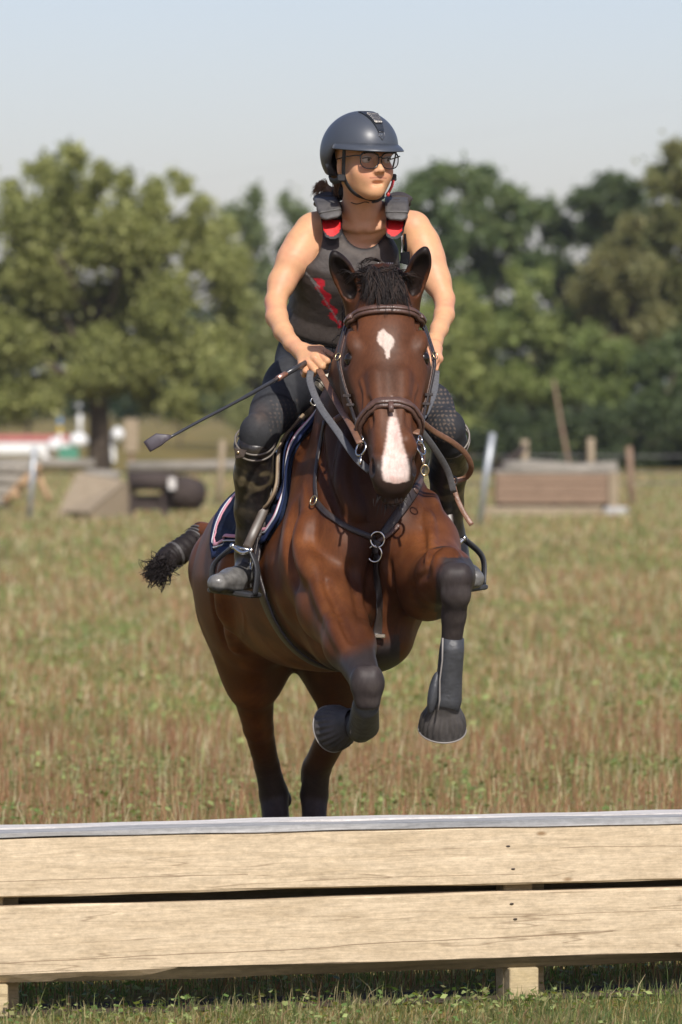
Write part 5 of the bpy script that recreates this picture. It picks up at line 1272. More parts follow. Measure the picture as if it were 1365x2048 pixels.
# stirrups
def stirrup(top_l, top_r, bot_l, bot_r, outl, outr, par, d, leather):
    root = par
    mb = MB(); w = .0055
    L1 = [Vector(q) for q in spline([top_l, outl, bot_l], 8)]; L2 = [Vector(q) for q in spline([top_r, outr, bot_r], 8)]
    dr = (Vector(bot_r) - Vector(bot_l)).normalized()
    mb.ribbon(L1, -dr, .022, .006); mb.ribbon(L2, dr, .022, .006)
    o = mb.build('stirrup', M_BLK, root)
    mb = MB(); mb.tube([Vector(q) for q in spline([top_l, (Vector(top_l) + Vector(top_r)) / 2 + Vector((0, -.005, -.012)), top_r], 6)], .0062, 10)
    mb.tube([Vector(top_l), Vector(top_r) ], .004, 8); mb.ball(top_l, .009); mb.ball(top_r, .009); mb.build('top_bar', M_STEEL, o)
    mb = MB(); c = (Vector(bot_l) + Vector(bot_r)) / 2; q = dr; h_ = (Vector(bot_r) - Vector(bot_l)).length / 2
    R_ = Matrix.Translation(c) @ Matrix((q, Vector((-q.y, q.x, 0)).normalized(), q.cross(Vector((-q.y, q.x, 0)).normalized()))).transposed().to_4x4()
    mb.box((-h_, -.025, -.009), (h_, .035, .006), R_, .004); mb.build('tread', M_BLK, o)
    mb = MB(); mb.ribbon(leather, Vector((0, -1, .1)), .026, .006); l_ = mb.build('stirrup_leather', M_LEAL2, root)
    return o
M_BLK = mat('black_stirrup', (.035, .036, .040), .3, spec=.6, nscale=15, namt=.2)
M_LEAL2 = mat('stirrup_leather', (.065, .048, .036), .4, spec=.5, nscale=40, namt=.2)
st1 = SP([(548, 905, 15.86), (545, 960, 15.84), (530, 1015, 15.80), (508, 1065, 15.76), (494, 1096, 15.75)], 5)
stirrup(P(466, 1092, 15.76), P(503, 1101, 15.73), P(424, 1178, 15.80), P(511, 1190, 15.72), P(428, 1130, 15.79), P(516, 1140, 15.72), sad, 15.8, st1)
st1b = [p + Vector((.012, .03, 0)) for p in st1]; mb = MB(); mb.ribbon(st1b, Vector((0, -1, .1)), .024, .005); mb.build('stirrup_leather', M_LEAD, sad)
st2 = SP([(893, 985, 16.0), (897, 1030, 15.98), (903, 1082, 15.95)], 5)
stirrup(P(899, 1084, 15.95), P(929, 1077, 15.97), P(915, 1180, 15.90), P(968, 1172, 15.95), P(893, 1130, 15.92), P(966, 1115, 15.97), sad, 15.9, st2)
# pommel fittings at the horse's withers
mb = MB(); c0, c1 = P(637, 775, 15.60), P(668, 748, 15.62); mb.tube([c0, c0.lerp(c1, .5) + Vector((0, -.012, .004)), c1], [.017, .023, .019], 16); pl = mb.build('mane_plait', mat('white_tape', (.55, .50, .42), .7, nscale=60, namt=.25), horse)
mb = MB()
for i in range(7):
    t = .1 + .8 * i / 6; mb.ring(c0.lerp(c1, t) + Vector((0, -.012 * (1 - abs(2 * t - 1)), .002)), (c1 - c0), .0215 - .004 * abs(2 * t - 1), .0022, 20, 6)
mb.build('rubber_band', M_HAIR, pl)
mb = MB(); mb.ring(P(630, 803, 15.56), (0.2, -1, .1), .011, .0022, 16, 6); mb.ring(P(655, 800, 15.54), (-.4, -1, 0), .014, .0026, 16, 6, .7); mb.build('d_ring', M_STEEL, sad)
# ------------------------------------------------------------------ the rider: one continuous body
YH = rad(27)                                         # the head is turned to the viewer's right
FF = np.array((math.sin(YH), -math.cos(YH), -.03)); FF /= np.linalg.norm(FF)
FL = np.array((math.cos(YH), math.sin(YH), .0)); FU = np.cross(FL, FF); FU = FU if FU[2] > 0 else -FU
_fc = P(757, 319, 15.765); HC = np.array(_fc) - FF * .088
A0 = lambda x, y, d: np.array(P(x, y, d))
def FH(l, f, u): return HC + FL * l + FF * f + FU * u
fax = (FL, FF, FU)
BF = Multi(Field((-.27, 15.30, .92), (.37, 16.40, 2.46), .0042), [(HC + (-.10, -.16, -.125), HC + (.12, .08, .09), .0021), (A0(634, 722, 15.6) - (.062, .10, .050), A0(634, 722, 15.6) + (.055, .05, .043), .0022), (A0(862, 722, 15.6) - (.045, .10, .050), A0(862, 722, 15.6) + (.045, .05, .040), .0022)])
def A_(x, y, d): return np.array(P(x, y, d))
# trunk
TX = np.array((.985, .17, 0.)); t0, t1 = A_(672, 735, 16.16), A_(728, 440, 15.98); TU = (t1 - t0); TLN = np.linalg.norm(TU); TU /= TLN
TF = np.cross(TX, TU); TF = TF if TF[1] < 0 else -TF
tax = (TU, TX, TF)
TORSO = [(-.10, .13, .10, .0), (.0, .168, .115, .0), (.08, .150, .105, .0), (.15, .128, .095, .0), (.22, .130, .10, .008), (.29, .140, .112, .016), (.34, .142, .112, .014), (.385, .14, .095, .0), (.415, .115, .07, -.01), (.44, .075, .055, -.012)]
BF.loft(t0, tax, TORSO, k=.03, p=2.3, off=-.006)
# neck
BF.chain([(A_(727, 442, 15.97), .070), (A_(724, 418, 15.93), .050), (FH(0, -.015, -.07), .050)], k=.03)
for sd, x in ((-1, 690), (1, 762)):                    # trapezius, collar bones
    BF.cone(A_(x, 427, 15.99), A_(728 + sd * 92, 450, 15.98), .034, .034, k=.03)
    BF.cone(A_(728 + sd * 12, 458, 15.905), A_(728 + sd * 75, 446, 15.945), .009, .008, k=.02)
    BF.cone(A_(728 + sd * 26, 405, 15.90), A_(728 + sd * 8, 452, 15.90), .009, .008, k=.02)
# arms
armL = [(A_(620, 460, 15.97), .043), (A_(604, 492, 15.95), .0435), (A_(587, 521, 15.93), .0415), (A_(564, 565, 15.91), .0335), (A_(552, 600, 15.88), .029)]
BF.chain(armL, k=.03)
BF.chain([(A_(552, 606, 15.88), .030), (A_(554, 634, 15.83), .0300), (A_(567, 663, 15.76), .0262), (A_(584, 687, 15.69), .0220), (A_(600, 701, 15.65), .024)], k=.012)
armR = [(A_(832, 456, 15.97), .043), (A_(846, 490, 15.95), .044), (A_(858, 521, 15.93), .041), (A_(873, 560, 15.91), .035), (A_(889, 595, 15.88), .029)]
BF.chain(armR, k=.03)
BF.chain([(A_(890, 602, 15.88), .028), (A_(889, 630, 15.82), .0275), (A_(879, 658, 15.75), .0240), (A_(870, 682, 15.69), .0212), (A_(867, 696, 15.66), .024)], k=.012)
BF.cone(A_(640, 505, 15.915), A_(632, 530, 15.915), .004, .004, k=.014, sub=True); BF.cone(A_(815, 505, 15.915), A_(822, 535, 15.915), .004, .004, k=.014, sub=True)
# hands: palm, four curled fingers, thumb
def hand(wrist, mcp, pip, dip, tip, thumb, rf=.0098):
    w = A_(*wrist); M = [A_(*q) for q in mcp]
    for m_ in M: BF.cone(w, m_, .021, .0125, k=.010)
    BF.cone(M[0], M[-1], .012, .012, k=.008)
    for i, (a, b, c, d) in enumerate(zip(M, [A_(*q) for q in pip], [A_(*q) for q in dip], [A_(*q) for q in tip])):
        r = rf * (1, 1.03, .98, .86)[i]
        BF.cone(a, b, r * 1.08, r, k=.0035); BF.cone(b, c, r, r * .9, k=.003); BF.cone(c, d, r * .9, r * .75, k=.003)
        BF.ell(a + (0, -.004, .002), (.010, .009, .008), k=.006)
    T = [A_(*q) for q in thumb]
    BF.cone(w, T[0], .018, .015, k=.01); BF.cone(T[0], T[1], .0125, .0108, k=.004); BF.cone(T[1], T[2], .0105, .0085, k=.003)
hand((606, 704, 15.645), [(640, 707, 15.585), (630, 717, 15.575), (618, 725, 15.58), (606, 729, 15.59)],
     [(655, 722, 15.555), (645, 733, 15.55), (631, 741, 15.553), (612, 742, 15.565)],
     [(652, 733, 15.58), (640, 742, 15.578), (626, 748, 15.58), (609, 750, 15.59)],
     [(642, 730, 15.605), (631, 738, 15.605), (618, 743, 15.605), (605, 745, 15.61)],
     [(640, 700, 15.63), (655, 707, 15.61), (666, 712, 15.595)])
hand((867, 698, 15.645), [(852, 712, 15.60), (862, 716, 15.585), (871, 718, 15.585), (877, 718, 15.60)],
     [(846, 727, 15.575), (855, 733, 15.56), (864, 736, 15.562), (871, 738, 15.58)],
     [(846, 738, 15.595), (853, 743, 15.58), (860, 746, 15.583), (866, 747, 15.60)],
     [(853, 738, 15.62), (859, 741, 15.61), (866, 743, 15.612), (871, 744, 15.62)],
     [(850, 703, 15.64), (843, 716, 15.61), (842, 728, 15.59)])
# legs inside the breeches and boots
LEGL = [(A_(622, 728, 16.10), .086), (A_(583, 772, 15.98), .071), (A_(549, 820, 15.86), .058), (A_(520, 868, 15.76), .051)]
LEGR = [(A_(745, 728, 16.14), .086), (A_(803, 765, 16.02), .071), (A_(860, 812, 15.88), .057), (A_(892, 860, 15.78), .050)]
for L_ in (LEGL, LEGR): BF.chain([(p, r - .014) for p, r in L_], k=.03)
CALL = [(A_(511, 880, 15.74), .053), (A_(508, 950, 15.80), .053), (A_(504, 1020, 15.84), .046), (A_(502, 1075, 15.87), .039), (A_(502, 1112, 15.89), .039)]
CALR = [(A_(900, 872, 15.80), .050), (A_(897, 940, 15.94), .053), (A_(893, 1010, 16.02), .046), (A_(900, 1070, 16.06), .040), (A_(905, 1105, 16.06), .040)]
for L_ in (CALL, CALR): BF.chain([(p, r - .016) for p, r in L_], k=.02)
# skull and face
BF.ell(FH(0, -.012, .030), (.072, .090, .088), fax, k=.02)
BF.ell(FH(0, .022, -.028), (.057, .062, .074), fax, k=.02)
for sd in (-1, 1):
    BF.cone(FH(.046 * sd, .0, -.052), FH(.009 * sd, .064, -.088), .019, .0135, k=.03)
    BF.ell(FH(.034 * sd, .058, -.034), (.024, .022, .024), fax, k=.03)
    BF.ell(FH(.031 * sd, .080, .018), (.022, .010, .008), fax, k=.014)
    BF.ell(FH(.0305 * sd, .094, .000), (.015, .011, .009), fax, k=.010, sub=True)
    BF.ell(FH(.0095 * sd, .096, -.032), (.0065, .009, .0065), fax, k=.006)
    # ear
    BF.ell(FH(.068 * sd, -.012, -.018), (.009, .017, .029), (FL * sd - FF * .35, FF, FU), k=.006)
    BF.ell(FH(.077 * sd, -.006, -.016), (.006, .010, .018), (FL * sd - FF * .35, FF, FU), k=.004, sub=True)
BF.ell(FH(0, .065, -.087), (.016, .018, .012), fax, k=.02)
BF.cone(FH(0, .078, .006), FH(0, .104, -.027), .0068, .0075, k=.010)
BF.ell(FH(0, .105, -.0285), (.0072, .0080, .0068), fax, k=.006)
for sd in (-1, 1): BF.ell(FH(.0065 * sd, .101, -.0365), (.0032, .004, .003), fax, k=.002, sub=True)
BF.ell(FH(0, .036, -.058), (.046, .042, .046), fax, k=.025); BF.ell(FH(0, .070, -.048), (.026, .0135, .018), fax, k=.025)
for sd in (-1, 1): BF.cone(FH(0, .0838, -.0465), FH(.023 * sd, .0745, -.0485), .0034, .0026, k=.006); BF.cone(FH(0, .0822, -.0545), FH(.020 * sd, .0745, -.0525), .0034, .0026, k=.006)
for sd in (-1, 1): BF.cone(FH(0, .0878, -.0500), FH(.027 * sd, .0765, -.0515), .0016, .0016, k=.002, sub=True)
BF.ell(FH(0, .085, -.066), (.014, .006, .005), fax, k=.010, sub=True)
def skin_col(V):
    n = len(V); px, py = proj(V)
    b = np.tile(np.array((.60, .33, .175)), (n, 1)); nz = vnoise(V, 14, 3)
    b = mixc(b, .35 * sstep(nz, .45, .8), (.64, .30, .20)); b = mixc(b, .30 * sstep(vnoise(V, 45, 21), .5, .8), (.56, .25, .15)); b = mixc(b, .5 * np.exp(-(((px - 535) / 16) ** 2 + ((py - 612) / 20) ** 2)) + .5 * np.exp(-(((px - 908) / 14) ** 2 + ((py - 605) / 20) ** 2)), (.60, .24, .16))
    q = V - HC; l, f, u = q @ FL, q @ FF, q @ FU; fc = (f > .02) & (u > -.14) & (u < .12)
    b = mixc(b, fc * .45 * np.exp(-(((np.abs(l) - .040) / .018) ** 2 + ((u + .030) / .02) ** 2)), (.62, .22, .16))
    b = mixc(b, (f > .06) * np.exp(-((l / .026) ** 4 + ((u + .0505) / .0040) ** 4)) * .4, (.58, .24, .18)); b = mixc(b, (f > .06) * (np.abs(l) < .027) * np.exp(-((u + .0500 + .05 * np.abs(l)) / .0014) ** 2) * .8, (.22, .07, .05))
    b = mixc(b, fc * .8 * np.exp(-(((np.abs(l) - .031) / .018) ** 4 + ((u - .021 + np.abs(np.abs(l) - .035) * .25) / .0035) ** 2)), (.14, .075, .045))
    b = mixc(b, fc * .45 * np.exp(-(((np.abs(l) - .031) / .018) ** 4 + ((u - .0) / .010) ** 2)), (.36, .17, .12))
    hd = (py > 695) & (py < 760); b = mixc(b, hd * .3 * sstep(vnoise(V, 70, 5), .5, .75), (.60, .24, .16))
    br = (np.abs(px - 728) < 70) & (py > 400) & (py < 500) & (V[:, 1] < 16); b = mixc(b, br * .35, (.70, .40, .30))
    return b
M_SKIN = mat('skin', (1, 1, 1), .50, spec=.30, vcol=True, nscale=60, namt=.05, bump=.06, bscale=350, sss=.10)
person = obj('person', BF.mesh('person', skin_col), M_SKIN); del BF
tag(person, 'rider in a dark helmet, glasses and black body protector, leaning forward on the bay horse', 'person')
PBV = bvh_of(person)
def eye(sd):
    c = FH(.0305 * sd, .0738, .000); mb = MB(); mb.ball(c, .0122, 16, 12); o = mb.build('eye', mat('eye_white', (.55, .50, .46), .3), person)
    mb = MB(); mb.ball(Vector(c) + Vector(FF) * .0085 + Vector(FL) * .002, (.0055, .0053, .0055), 12, 8); mb.build('iris', mat('iris', (.03, .018, .010), .15), o)
    mb = MB(); mb.tube([FH(.0305 * sd + t * .0145, .0855 - .007 * abs(t) ** 2, .0052 - .003 * t * t) for t in (-1, -.5, 0, .5, 1)], .0016, 6); mb.build('eyelashes', M_HAIR, o)
eye(-1); eye(1)
# clothing solids
def cloth_field(lo, hi, res): return Field(lo, hi, res)
# breeches
M_BREE = mat('breeches_cloth', (.020, .021, .025), .75, nscale=60, namt=.3, bump=.25, bscale=40, spec=.2)
QF = Field((-.30, 15.45, 1.32), (.36, 16.45, 1.80), .006)
QF.loft(t0, tax, [(-.10, .13, .11, .0), (.0, .172, .125, .0), (.08, .158, .115, .0), (.15, .134, .102, .0), (.17, .13, .10, 0)], k=.03, p=2.3, off=.002)
QF.chain(LEGL, k=.04); QF.chain(LEGR, k=.04)
QF.chain([(LEGL[-1][0], .051), (A_(514, 892, 15.76), .049)], k=.02); QF.chain([(LEGR[-1][0], .050), (A_(899, 884, 15.80), .047)], k=.02)
QF.ell(A_(515, 860, 15.73), (.038, .034, .042), k=.03); QF.ell(A_(897, 852, 15.75), (.037, .034, .042), k=.03)
def bree_col(V):
    px, py = proj(V); n = len(V); b = np.tile(np.array((.016, .0165, .020)), (n, 1))
    g = ((px < 640) & (np.abs(py - (0.36 * (620 - px)) - 700) > -1e9)).astype(float)
    # grey outer panel on the thigh and its curved seam
    pan = sstep(py - (690 + (px - 560) * .9), 0, 8) * (px < 600) * (1 - sstep(px - (590 + (py - 780) * .1), 0, 8)); b = mixc(b, pan * .8, (.040, .041, .044))
    pan2 = (px > 820); b = mixc(b, pan2 * .7, (.036, .037, .041))
    seam = np.exp(-((py - (788 + ((px - 548) / 55.) ** 2 * 30)) / 3.0) ** 2) * (px < 610); b = mixc(b, seam * .9, (.010, .010, .012))
    dust = np.exp(-(((px - 520) / 16) ** 2 + ((py - 830) / 18) ** 2)) * vnoise(V, 40, 2); b = mixc(b, dust * .8, (.11, .075, .055))
    # silicone grip dots on the inner knee
    for cx, cy, cond in ((566, 830, (px > 538) & (px < 596) & (py > 800) & (py < 875)), (885, 835, (px > 845) & (px < 912) & (py > 775) & (py < 885))):
        gx = (px - cx + (py - cy) * .25) / 8.5; gy = (py - cy) / 8.5; row = np.floor(gy); gx = gx + .5 * (row % 2)
        dd = (gx - np.floor(gx) - .5) ** 2 + (gy - row - .5) ** 2; b = mixc(b, cond * (dd < .055) * (.75 if cx > 700 else .35), (.16, .12, .095))
    return b
M_BREE2 = mat('breeches_fabric', (1, 1, 1), .72, vcol=True, nscale=55, namt=.2, bump=.3, bscale=26, spec=.18)
br_ = obj('breeches', QF.mesh('breeches', bree_col), M_BREE2, person); del QF
# riding boots
def boot_col(sd):
    def f(V):
        px, py = proj(V); n = len(V); b = np.tile(np.array((.013, .011, .010)), (n, 1))
        mud = sstep(vnoise(V * np.array((1, 1, 1.3)), 26, 6), .5, .7) * np.exp(-((py - 965) / 45.) ** 2); b = mixc(b, mud * .7, (.17, .135, .075)); b = mixc(b, .25 * sstep(vnoise(V, 60, 8), .5, .75), (.06, .045, .035))
        toe = sstep(py, 1115, 1150) if sd < 0 else sstep(py, 1120, 1150); b = mixc(b, toe * (.45 + .55 * vnoise(V, 40, 3)), (.19, .185, .175))
        sole = sstep(py - (1172 - (px - 440) * -.12), 0, 6) if sd < 0 else 0 * py; b = mixc(b, sole * .9, (.012, .012, .012))
        return b
    return f
M_BOOTL = mat('boot_leather', (1, 1, 1), .34, spec=.5, vcol=True, nscale=50, namt=.3, bump=.3, bscale=35)
def boot(name_label, CAL, foot, sd, lo, hi):
    F_ = Field(lo, hi, .005)
    up_ = CAL[0][0] - CAL[1][0]; up_ = up_ / np.linalg.norm(up_); c0 = CAL[0][0] - up_ * .030
    F_.chain([(c0, CAL[0][1] + .0005)] + list(CAL[1:]), k=.02); F_.ell(c0 + up_ * .105, (.09, .09, .075), k=.008, sub=True)
    heel, ball_, toe = foot
    F_.chain([(CAL[-1][0], .040), (heel, .036)], k=.03)
    F_.chain([(CAL[-1][0] * .35 + heel * .65, .037), (ball_, .036), (toe, .030)], k=.02, flat=(0, 0, 1), fs=.85)
    F_.chain([(heel + (0, .0, -.022), .026), (ball_ + (0, 0, -.024), .030), (toe + (0, 0, -.018), .024)], k=.006, flat=(0, 0, 1), fs=.45)
    o = obj('riding_boot', F_.mesh('riding_boot', boot_col(sd)), M_BOOTL, person); return o
bl = boot('', CALL, (A_(509, 1152, 15.92), A_(464, 1160, 15.77), A_(436, 1166, 15.68)), -1, (-.42, 15.5, .96), (-.06, 16.12, 1.56))
brt = boot('', CALR, (A_(912, 1140, 16.06), A_(935, 1152, 15.93), A_(948, 1156, 15.86)), 1, (.20, 15.6, .98), (.48, 16.2, 1.57))
M_TRIM = mat('boot_trim', (.14, .12, .10), .4, spec=.5); 
for o, CAL, tl_, dr in ((bl, CALL, -.010, -1), (brt, CALR, .0, 1)):
    c, r = CAL[0]; up = Vector(CAL[0][0] - CAL[1][0]).normalized()
    for k, (dz, rr_) in enumerate(((.012, .0555), (-.006, .0565))):
        mb = MB(); mb.ring(Vector(c) + up * (dz - .012), up + Vector((0.0, -.45, 0)) , rr_ * (.98 if o is brt else 1.0), .0030, 40, 6); mb.build('top_trim', M_TRIM, o)
mb = MB(); q = P(480, 905, 15.70); mb.add([q + Vector(v) for v in ((-.016, 0, .014), (.020, -.014, .006), (.012, -.012, -.014), (-.012, 0, -.018))] + [q + Vector(v) + Vector((0, -.006, 0)) for v in ((-.014, 0, .012), (.018, -.014, .005), (.011, -.012, -.012), (-.010, 0, -.016))], [(3, 2, 1, 0), (4, 5, 6, 7), (0, 1, 5, 4), (1, 2, 6, 5), (2, 3, 7, 6), (3, 0, 4, 7)])
mb.build('crest_patch', M_LEAL2, bl); mb = MB(); mb.ball(q + Vector((-.004, -.012, .0)), (.004, .003, .005), 10, 6); mb.build('stud', M_BRASS, bl)

# body protector
VF = Field(t0 + np.array((-.26, -.30, .05)), t0 + np.array((.34, .22, .62)), .0045)
VF.loft(t0, tax, [(.105, .166, .124, .0), (.13, .158, .120, .0), (.17, .146, .116, .0), (.22, .143, .120, .008), (.29, .152, .132, .014), (.34, .156, .130, .012), (.385, .15, .112, .0), (.42, .128, .092, -.008), (.455, .10, .078, -.012)], k=.01, p=2.5)
for sd, xs in ((-1, (650, 655, 661, 665, 668)), (1, (800, 797, 793, 790, 787))):
    pp = [A_(x, y, d) for x, y, d in zip(xs, (408, 398, 420, 448, 485), (16.10, 16.00, 15.91, 15.862, 15.845))]
    for (q0, q1, fl) in ((0, 1, (0, .2, 1)), (1, 2, (0, -.7, .9)), (2, 3, (0, -1, .3)), (3, 4, (0, -1, .1))):
        VF.cone(pp[q0], pp[q1], .034, .034, k=.01, flat=fl, fs=.32)
X, Y, Z = np.meshgrid(*VF.ax, indexing='ij'); pxg, pyg = proj(np.stack([X, Y, Z], -1))
def carve(d, k=.006):
    d = d.astype(np.float32); h = np.maximum(k - np.abs(VF.F - d), 0) / k; VF.F = np.maximum(VF.F, d) + h * h * k * .25
pm = 1 / 715.
front = Y < 15.97
nkd = np.hypot((pxg - 729) * 1.12, np.maximum(0, pyg - 448)) - 49 + np.maximum(0, 448 - pyg) * .03
carve(np.where(front, -nkd, -(np.hypot(pxg - 729, np.maximum(0, pyg - 420)) - 40)) * pm)
al = np.hypot((pxg - 592) / 1.0, (pyg - 468) / 1.28) - 54; ar = np.hypot((pxg - 866) / 1.0, (pyg - 468) / 1.32) - 57
carve(-al * pm); carve(-ar * pm)
del X, Y, Z, pxg, pyg
def vest_col(V):
    px, py = proj(V); n = len(V); b = np.tile(np.array((.046, .036, .031)), (n, 1)); fr = V[:, 1] < 15.98
    b = mixc(b, .3 * sstep(vnoise(V, 20, 3), .5, .8), (.060, .050, .045))
    # shoulder inserts: red half ovals over black ones
    for cx, s_ in ((664, 1), (788, -1)):
        e = np.hypot((px - cx) / 22, (py - 450) / 42); b = mixc(b, fr * (e < 1) * (py > 440), (.014, .013, .014))
        e2 = np.hypot((px - cx) / 19, (py - 446) / 26); b = mixc(b, fr * (e2 < 1) * (py > 440), (.62, .008, .010))
    # neckline binding
    nd = np.hypot((px - 729) * 1.12, np.maximum(0, py - 448)) - 49; b = mixc(b, fr * np.exp(-((nd - 2.5) / 2.2) ** 2), (.012, .011, .012)); b = mixc(b, fr * (py > 480) * np.exp(-((nd - 13) / 6) ** 2) * .5, (.10, .08, .068))
    # red zigzag flash and grey seam lines on the side
    t = (py - 556) / 100.; cx = 634 + 46 * t + 5 * np.sin(t * 22); w = 9 * (1 - .35 * t)
    b = mixc(b, fr * (t > 0) * (t < 1.05) * (np.abs(px - cx) < w), (.40, .010, .022))
    for (x0, y0, x1, y1) in ((624, 560, 682, 650), (612, 545, 640, 575)):
        tt = np.clip(((px - x0) * (x1 - x0) + (py - y0) * (y1 - y0)) / ((x1 - x0) ** 2 + (y1 - y0) ** 2), 0, 1); dd = np.hypot(px - x0 - tt * (x1 - x0), py - y0 - tt * (y1 - y0)); b = mixc(b, fr * (dd < 1.6) * .8, (.17, .165, .16))
    up = (V - t0) @ TU; b = mixc(b, np.exp(-((up - .113) / .0022) ** 2) * .9, (.17, .155, .14)); b = mixc(b, np.exp(-((up - .121) / .002) ** 2) * .8, (.012, .011, .012))
    b = mixc(b, fr * np.exp(-((py - (556 + (px - 640) * .1)) / 2.) ** 2) * (px < 700) * .7, (.012, .011, .012))
    return b
M_VEST = mat('body_protector_fabric', (1, 1, 1), .62, spec=.4, vcol=True, nscale=60, namt=.22, bump=.35, bscale=30)
vest = obj('body_protector', VF.mesh('body_protector', vest_col), M_VEST, person); del VF
VBV = bvh_of(vest, person)
# a waistband belt and velcro shoulder straps
M_VELC = mat('velcro_strap', (.065, .060, .058), .6, nscale=40, namt=.3, bump=.4, bscale=50)
for pts, pts2 in ((((651, 398), (653, 405), (660, 422), (664, 437)), 0), (((793, 398), (793, 406), (794, 424), (793, 440)), 1)):
    P_ = [P(x, y, d) for (x, y), d in zip(pts, (16.00, 15.905, 15.862, 15.842))]; x0 = P_[0] + Vector((0, .045, -.016))
    sp = [Vector(q) for q in spline([x0] + P_, 6)]; Nn = [Vector((0, -.15 - .85 * (i / len(sp)), .9 - .7 * (i / len(sp)))).normalized() for i in range(len(sp))]
    mb = MB(); mb.ribbon(sp, Nn, [.050, .052, .054, .056, .058, .060] + [.062] * (len(sp) - 11) + [.062, .060, .056, .046, .030], .007); mb.build('shoulder_strap', M_VELC, vest)
    mb = MB(); mb.ribbon([p + n * .005 for p, n in zip(sp[4:-5], Nn[4:-5])], Nn[4:-5], .064, .005); mb.build('strap_cover', M_VELC, vest)
# maker's lettering, small and pale
tx = bpy.data.curves.new('chest_lettering', 'FONT'); tx.body = "horse ware"[:0] + "RACESAFE"[:0] + "~ - - oo"; tx.size = .018
h = hit(VBV, 772, 527)
mb = MB()
for i, (dx, dz, w_, hh_) in enumerate(((0, 0, .003, .007), (.006, -.001, .003, .005), (.011, -.002, .003, .004), (.016, -.001, .004, .005), (.022, 0, .003, .004), (.028, 0, .004, .0055), (.034, .0, .004, .0055), (.0395, 0, .003, .005))):
    hh = hit(VBV, 757 + dx * 715, 527 - dz * 715)
    if hh[0]: q = hh[0] + hh[1] * .0006; mb.box((-w_ / 2, -.0006, -hh_ / 2), (w_ / 2, .0006, hh_ / 2), Matrix.Translation(q))
mb.build('chest_lettering', mat('pale_lettering', (.45, .42, .42), .6), vest); bpy.data.curves.remove(tx)
# sports top straps beside the protector
M_TOP = mat('black_top', (.008, .008, .010), .8, spec=.1); M_WSTR = mat('white_strap', (.6, .6, .62), .6)
p_, n_ = drape(PBV, [(812, 468), (814, 490), (812, 506)], .004, 6); mb = MB(); mb.ribbon(p_, n_, [.007 + .018 * (i / (len(p_) - 1)) ** 2 for i in range(len(p_))], .004); mb.build('top_strap', M_TOP, person)
p_, n_ = drape(PBV, [(806, 470), (805, 495), (803, 515)], .004, 6); mb = MB(); mb.ribbon(p_, n_, .005, .003); mb.build('bra_strap', M_WSTR, person)
p_, n_ = drape(PBV, [(810, 504), (811, 516), (808, 528)], .003, 6); mb = MB(); mb.ribbon(p_, n_, .026, .004); mb.build('black_top', M_TOP, person)

# helmet
M_HELM = mat('matt_helmet', (.055, .063, .078), .40, spec=.5, nscale=200, namt=.06)
M_HELB = mat('helmet_black', (.012, .012, .014), .5)
GF = Field(FH(0, 0, .05) - .17, FH(0, 0, .05) + .17, .0035)
hc = FH(0, -.018, .036)
GF.ell(hc, (.099, .122, .100), fax, k=.01)
GF.ell(FH(0, -.055, .01), (.096, .086, .095), fax, k=.03)
# shell cut off below a line that drops towards the nape
X, Y, Z = np.meshgrid(*GF.ax, indexing='ij'); W = np.stack([X - HC[0], Y - HC[1], Z - HC[2]], -1); ll, ff, uu = W @ FL, W @ FF, W @ FU
low = np.where(ff > .0, .030 + ff * .02, np.where(ff > -.07, .030 + ff * 1.0, -.042)) - .0
low = np.where(ff < -.045, np.maximum(-.045, .030 + (ff) * 1.15), low)
d = (low - uu).astype(np.float32); k = .008; h_ = np.maximum(k - np.abs(GF.F - d), 0) / k; GF.F = np.maximum(GF.F, d) + h_ * h_ * k * .25
del X, Y, Z, W, ll, ff, uu
GF.ell(FH(0, -.014, .020), (.086, .108, .088), fax, k=.004, sub=True)
for sd in (-1, 1): GF.ell(FH(.0, -.01, .06), (.001, .001, .001), fax, k=.001)
helm = obj('helmet', GF.mesh('helmet'), M_HELM, person); del GF
HMB = bvh_of(helm)
def on_helm(az, el, off=0.):
    az = az + 2; c = Vector(hc); d = Vector(FF) * math.cos(rad(az)) * math.cos(rad(el)) + Vector(FL) * math.sin(rad(az)) * math.cos(rad(el)) + Vector(FU) * math.sin(rad(el))
    h = HMB.ray_cast(c + d * .4, -d); p = h[0] if h[0] is not None else c + d * .12; n = h[1] if h[0] is not None else d
    return p + n * off, n
# peak
V = []; m_ = 24
for i in range(m_ + 1):
    a = -78 + 156 * i / m_; r_ = 1 - (a / 84) ** 4
    inn = Vector(FH(math.sin(rad(a)) * .0985, -.018 + math.cos(rad(a)) * .121, .036 - .002)); ext = .029 * math.cos(rad(a)) ** .7 + .004
    out = inn + (Vector(FL) * math.sin(rad(a)) * .55 + Vector(FF) * math.cos(rad(a))) * ext - Vector(FU) * (.010 * math.cos(rad(a)) + .002)
    V += [inn + Vector(FU) * .012 - (inn - Vector(hc)) * .03, inn.lerp(out, .6) + Vector(FU) * .006, out + Vector(FU) * .0012, out - Vector(FU) * .0018, inn.lerp(out, .5) - Vector(FU) * .001, inn - Vector(FU) * .004 - (inn - Vector(hc)) * .05]
fs = [(i * 6 + k, i * 6 + (k + 1) % 6, (i + 1) * 6 + (k + 1) % 6, (i + 1) * 6 + k) for i in range(m_) for k in range(6)] + [tuple(range(6)), tuple(m_ * 6 + k for k in range(5, -1, -1))]
mb = MB(); mb.add(V, fs, True); mb.build('peak', M_HELM, helm)
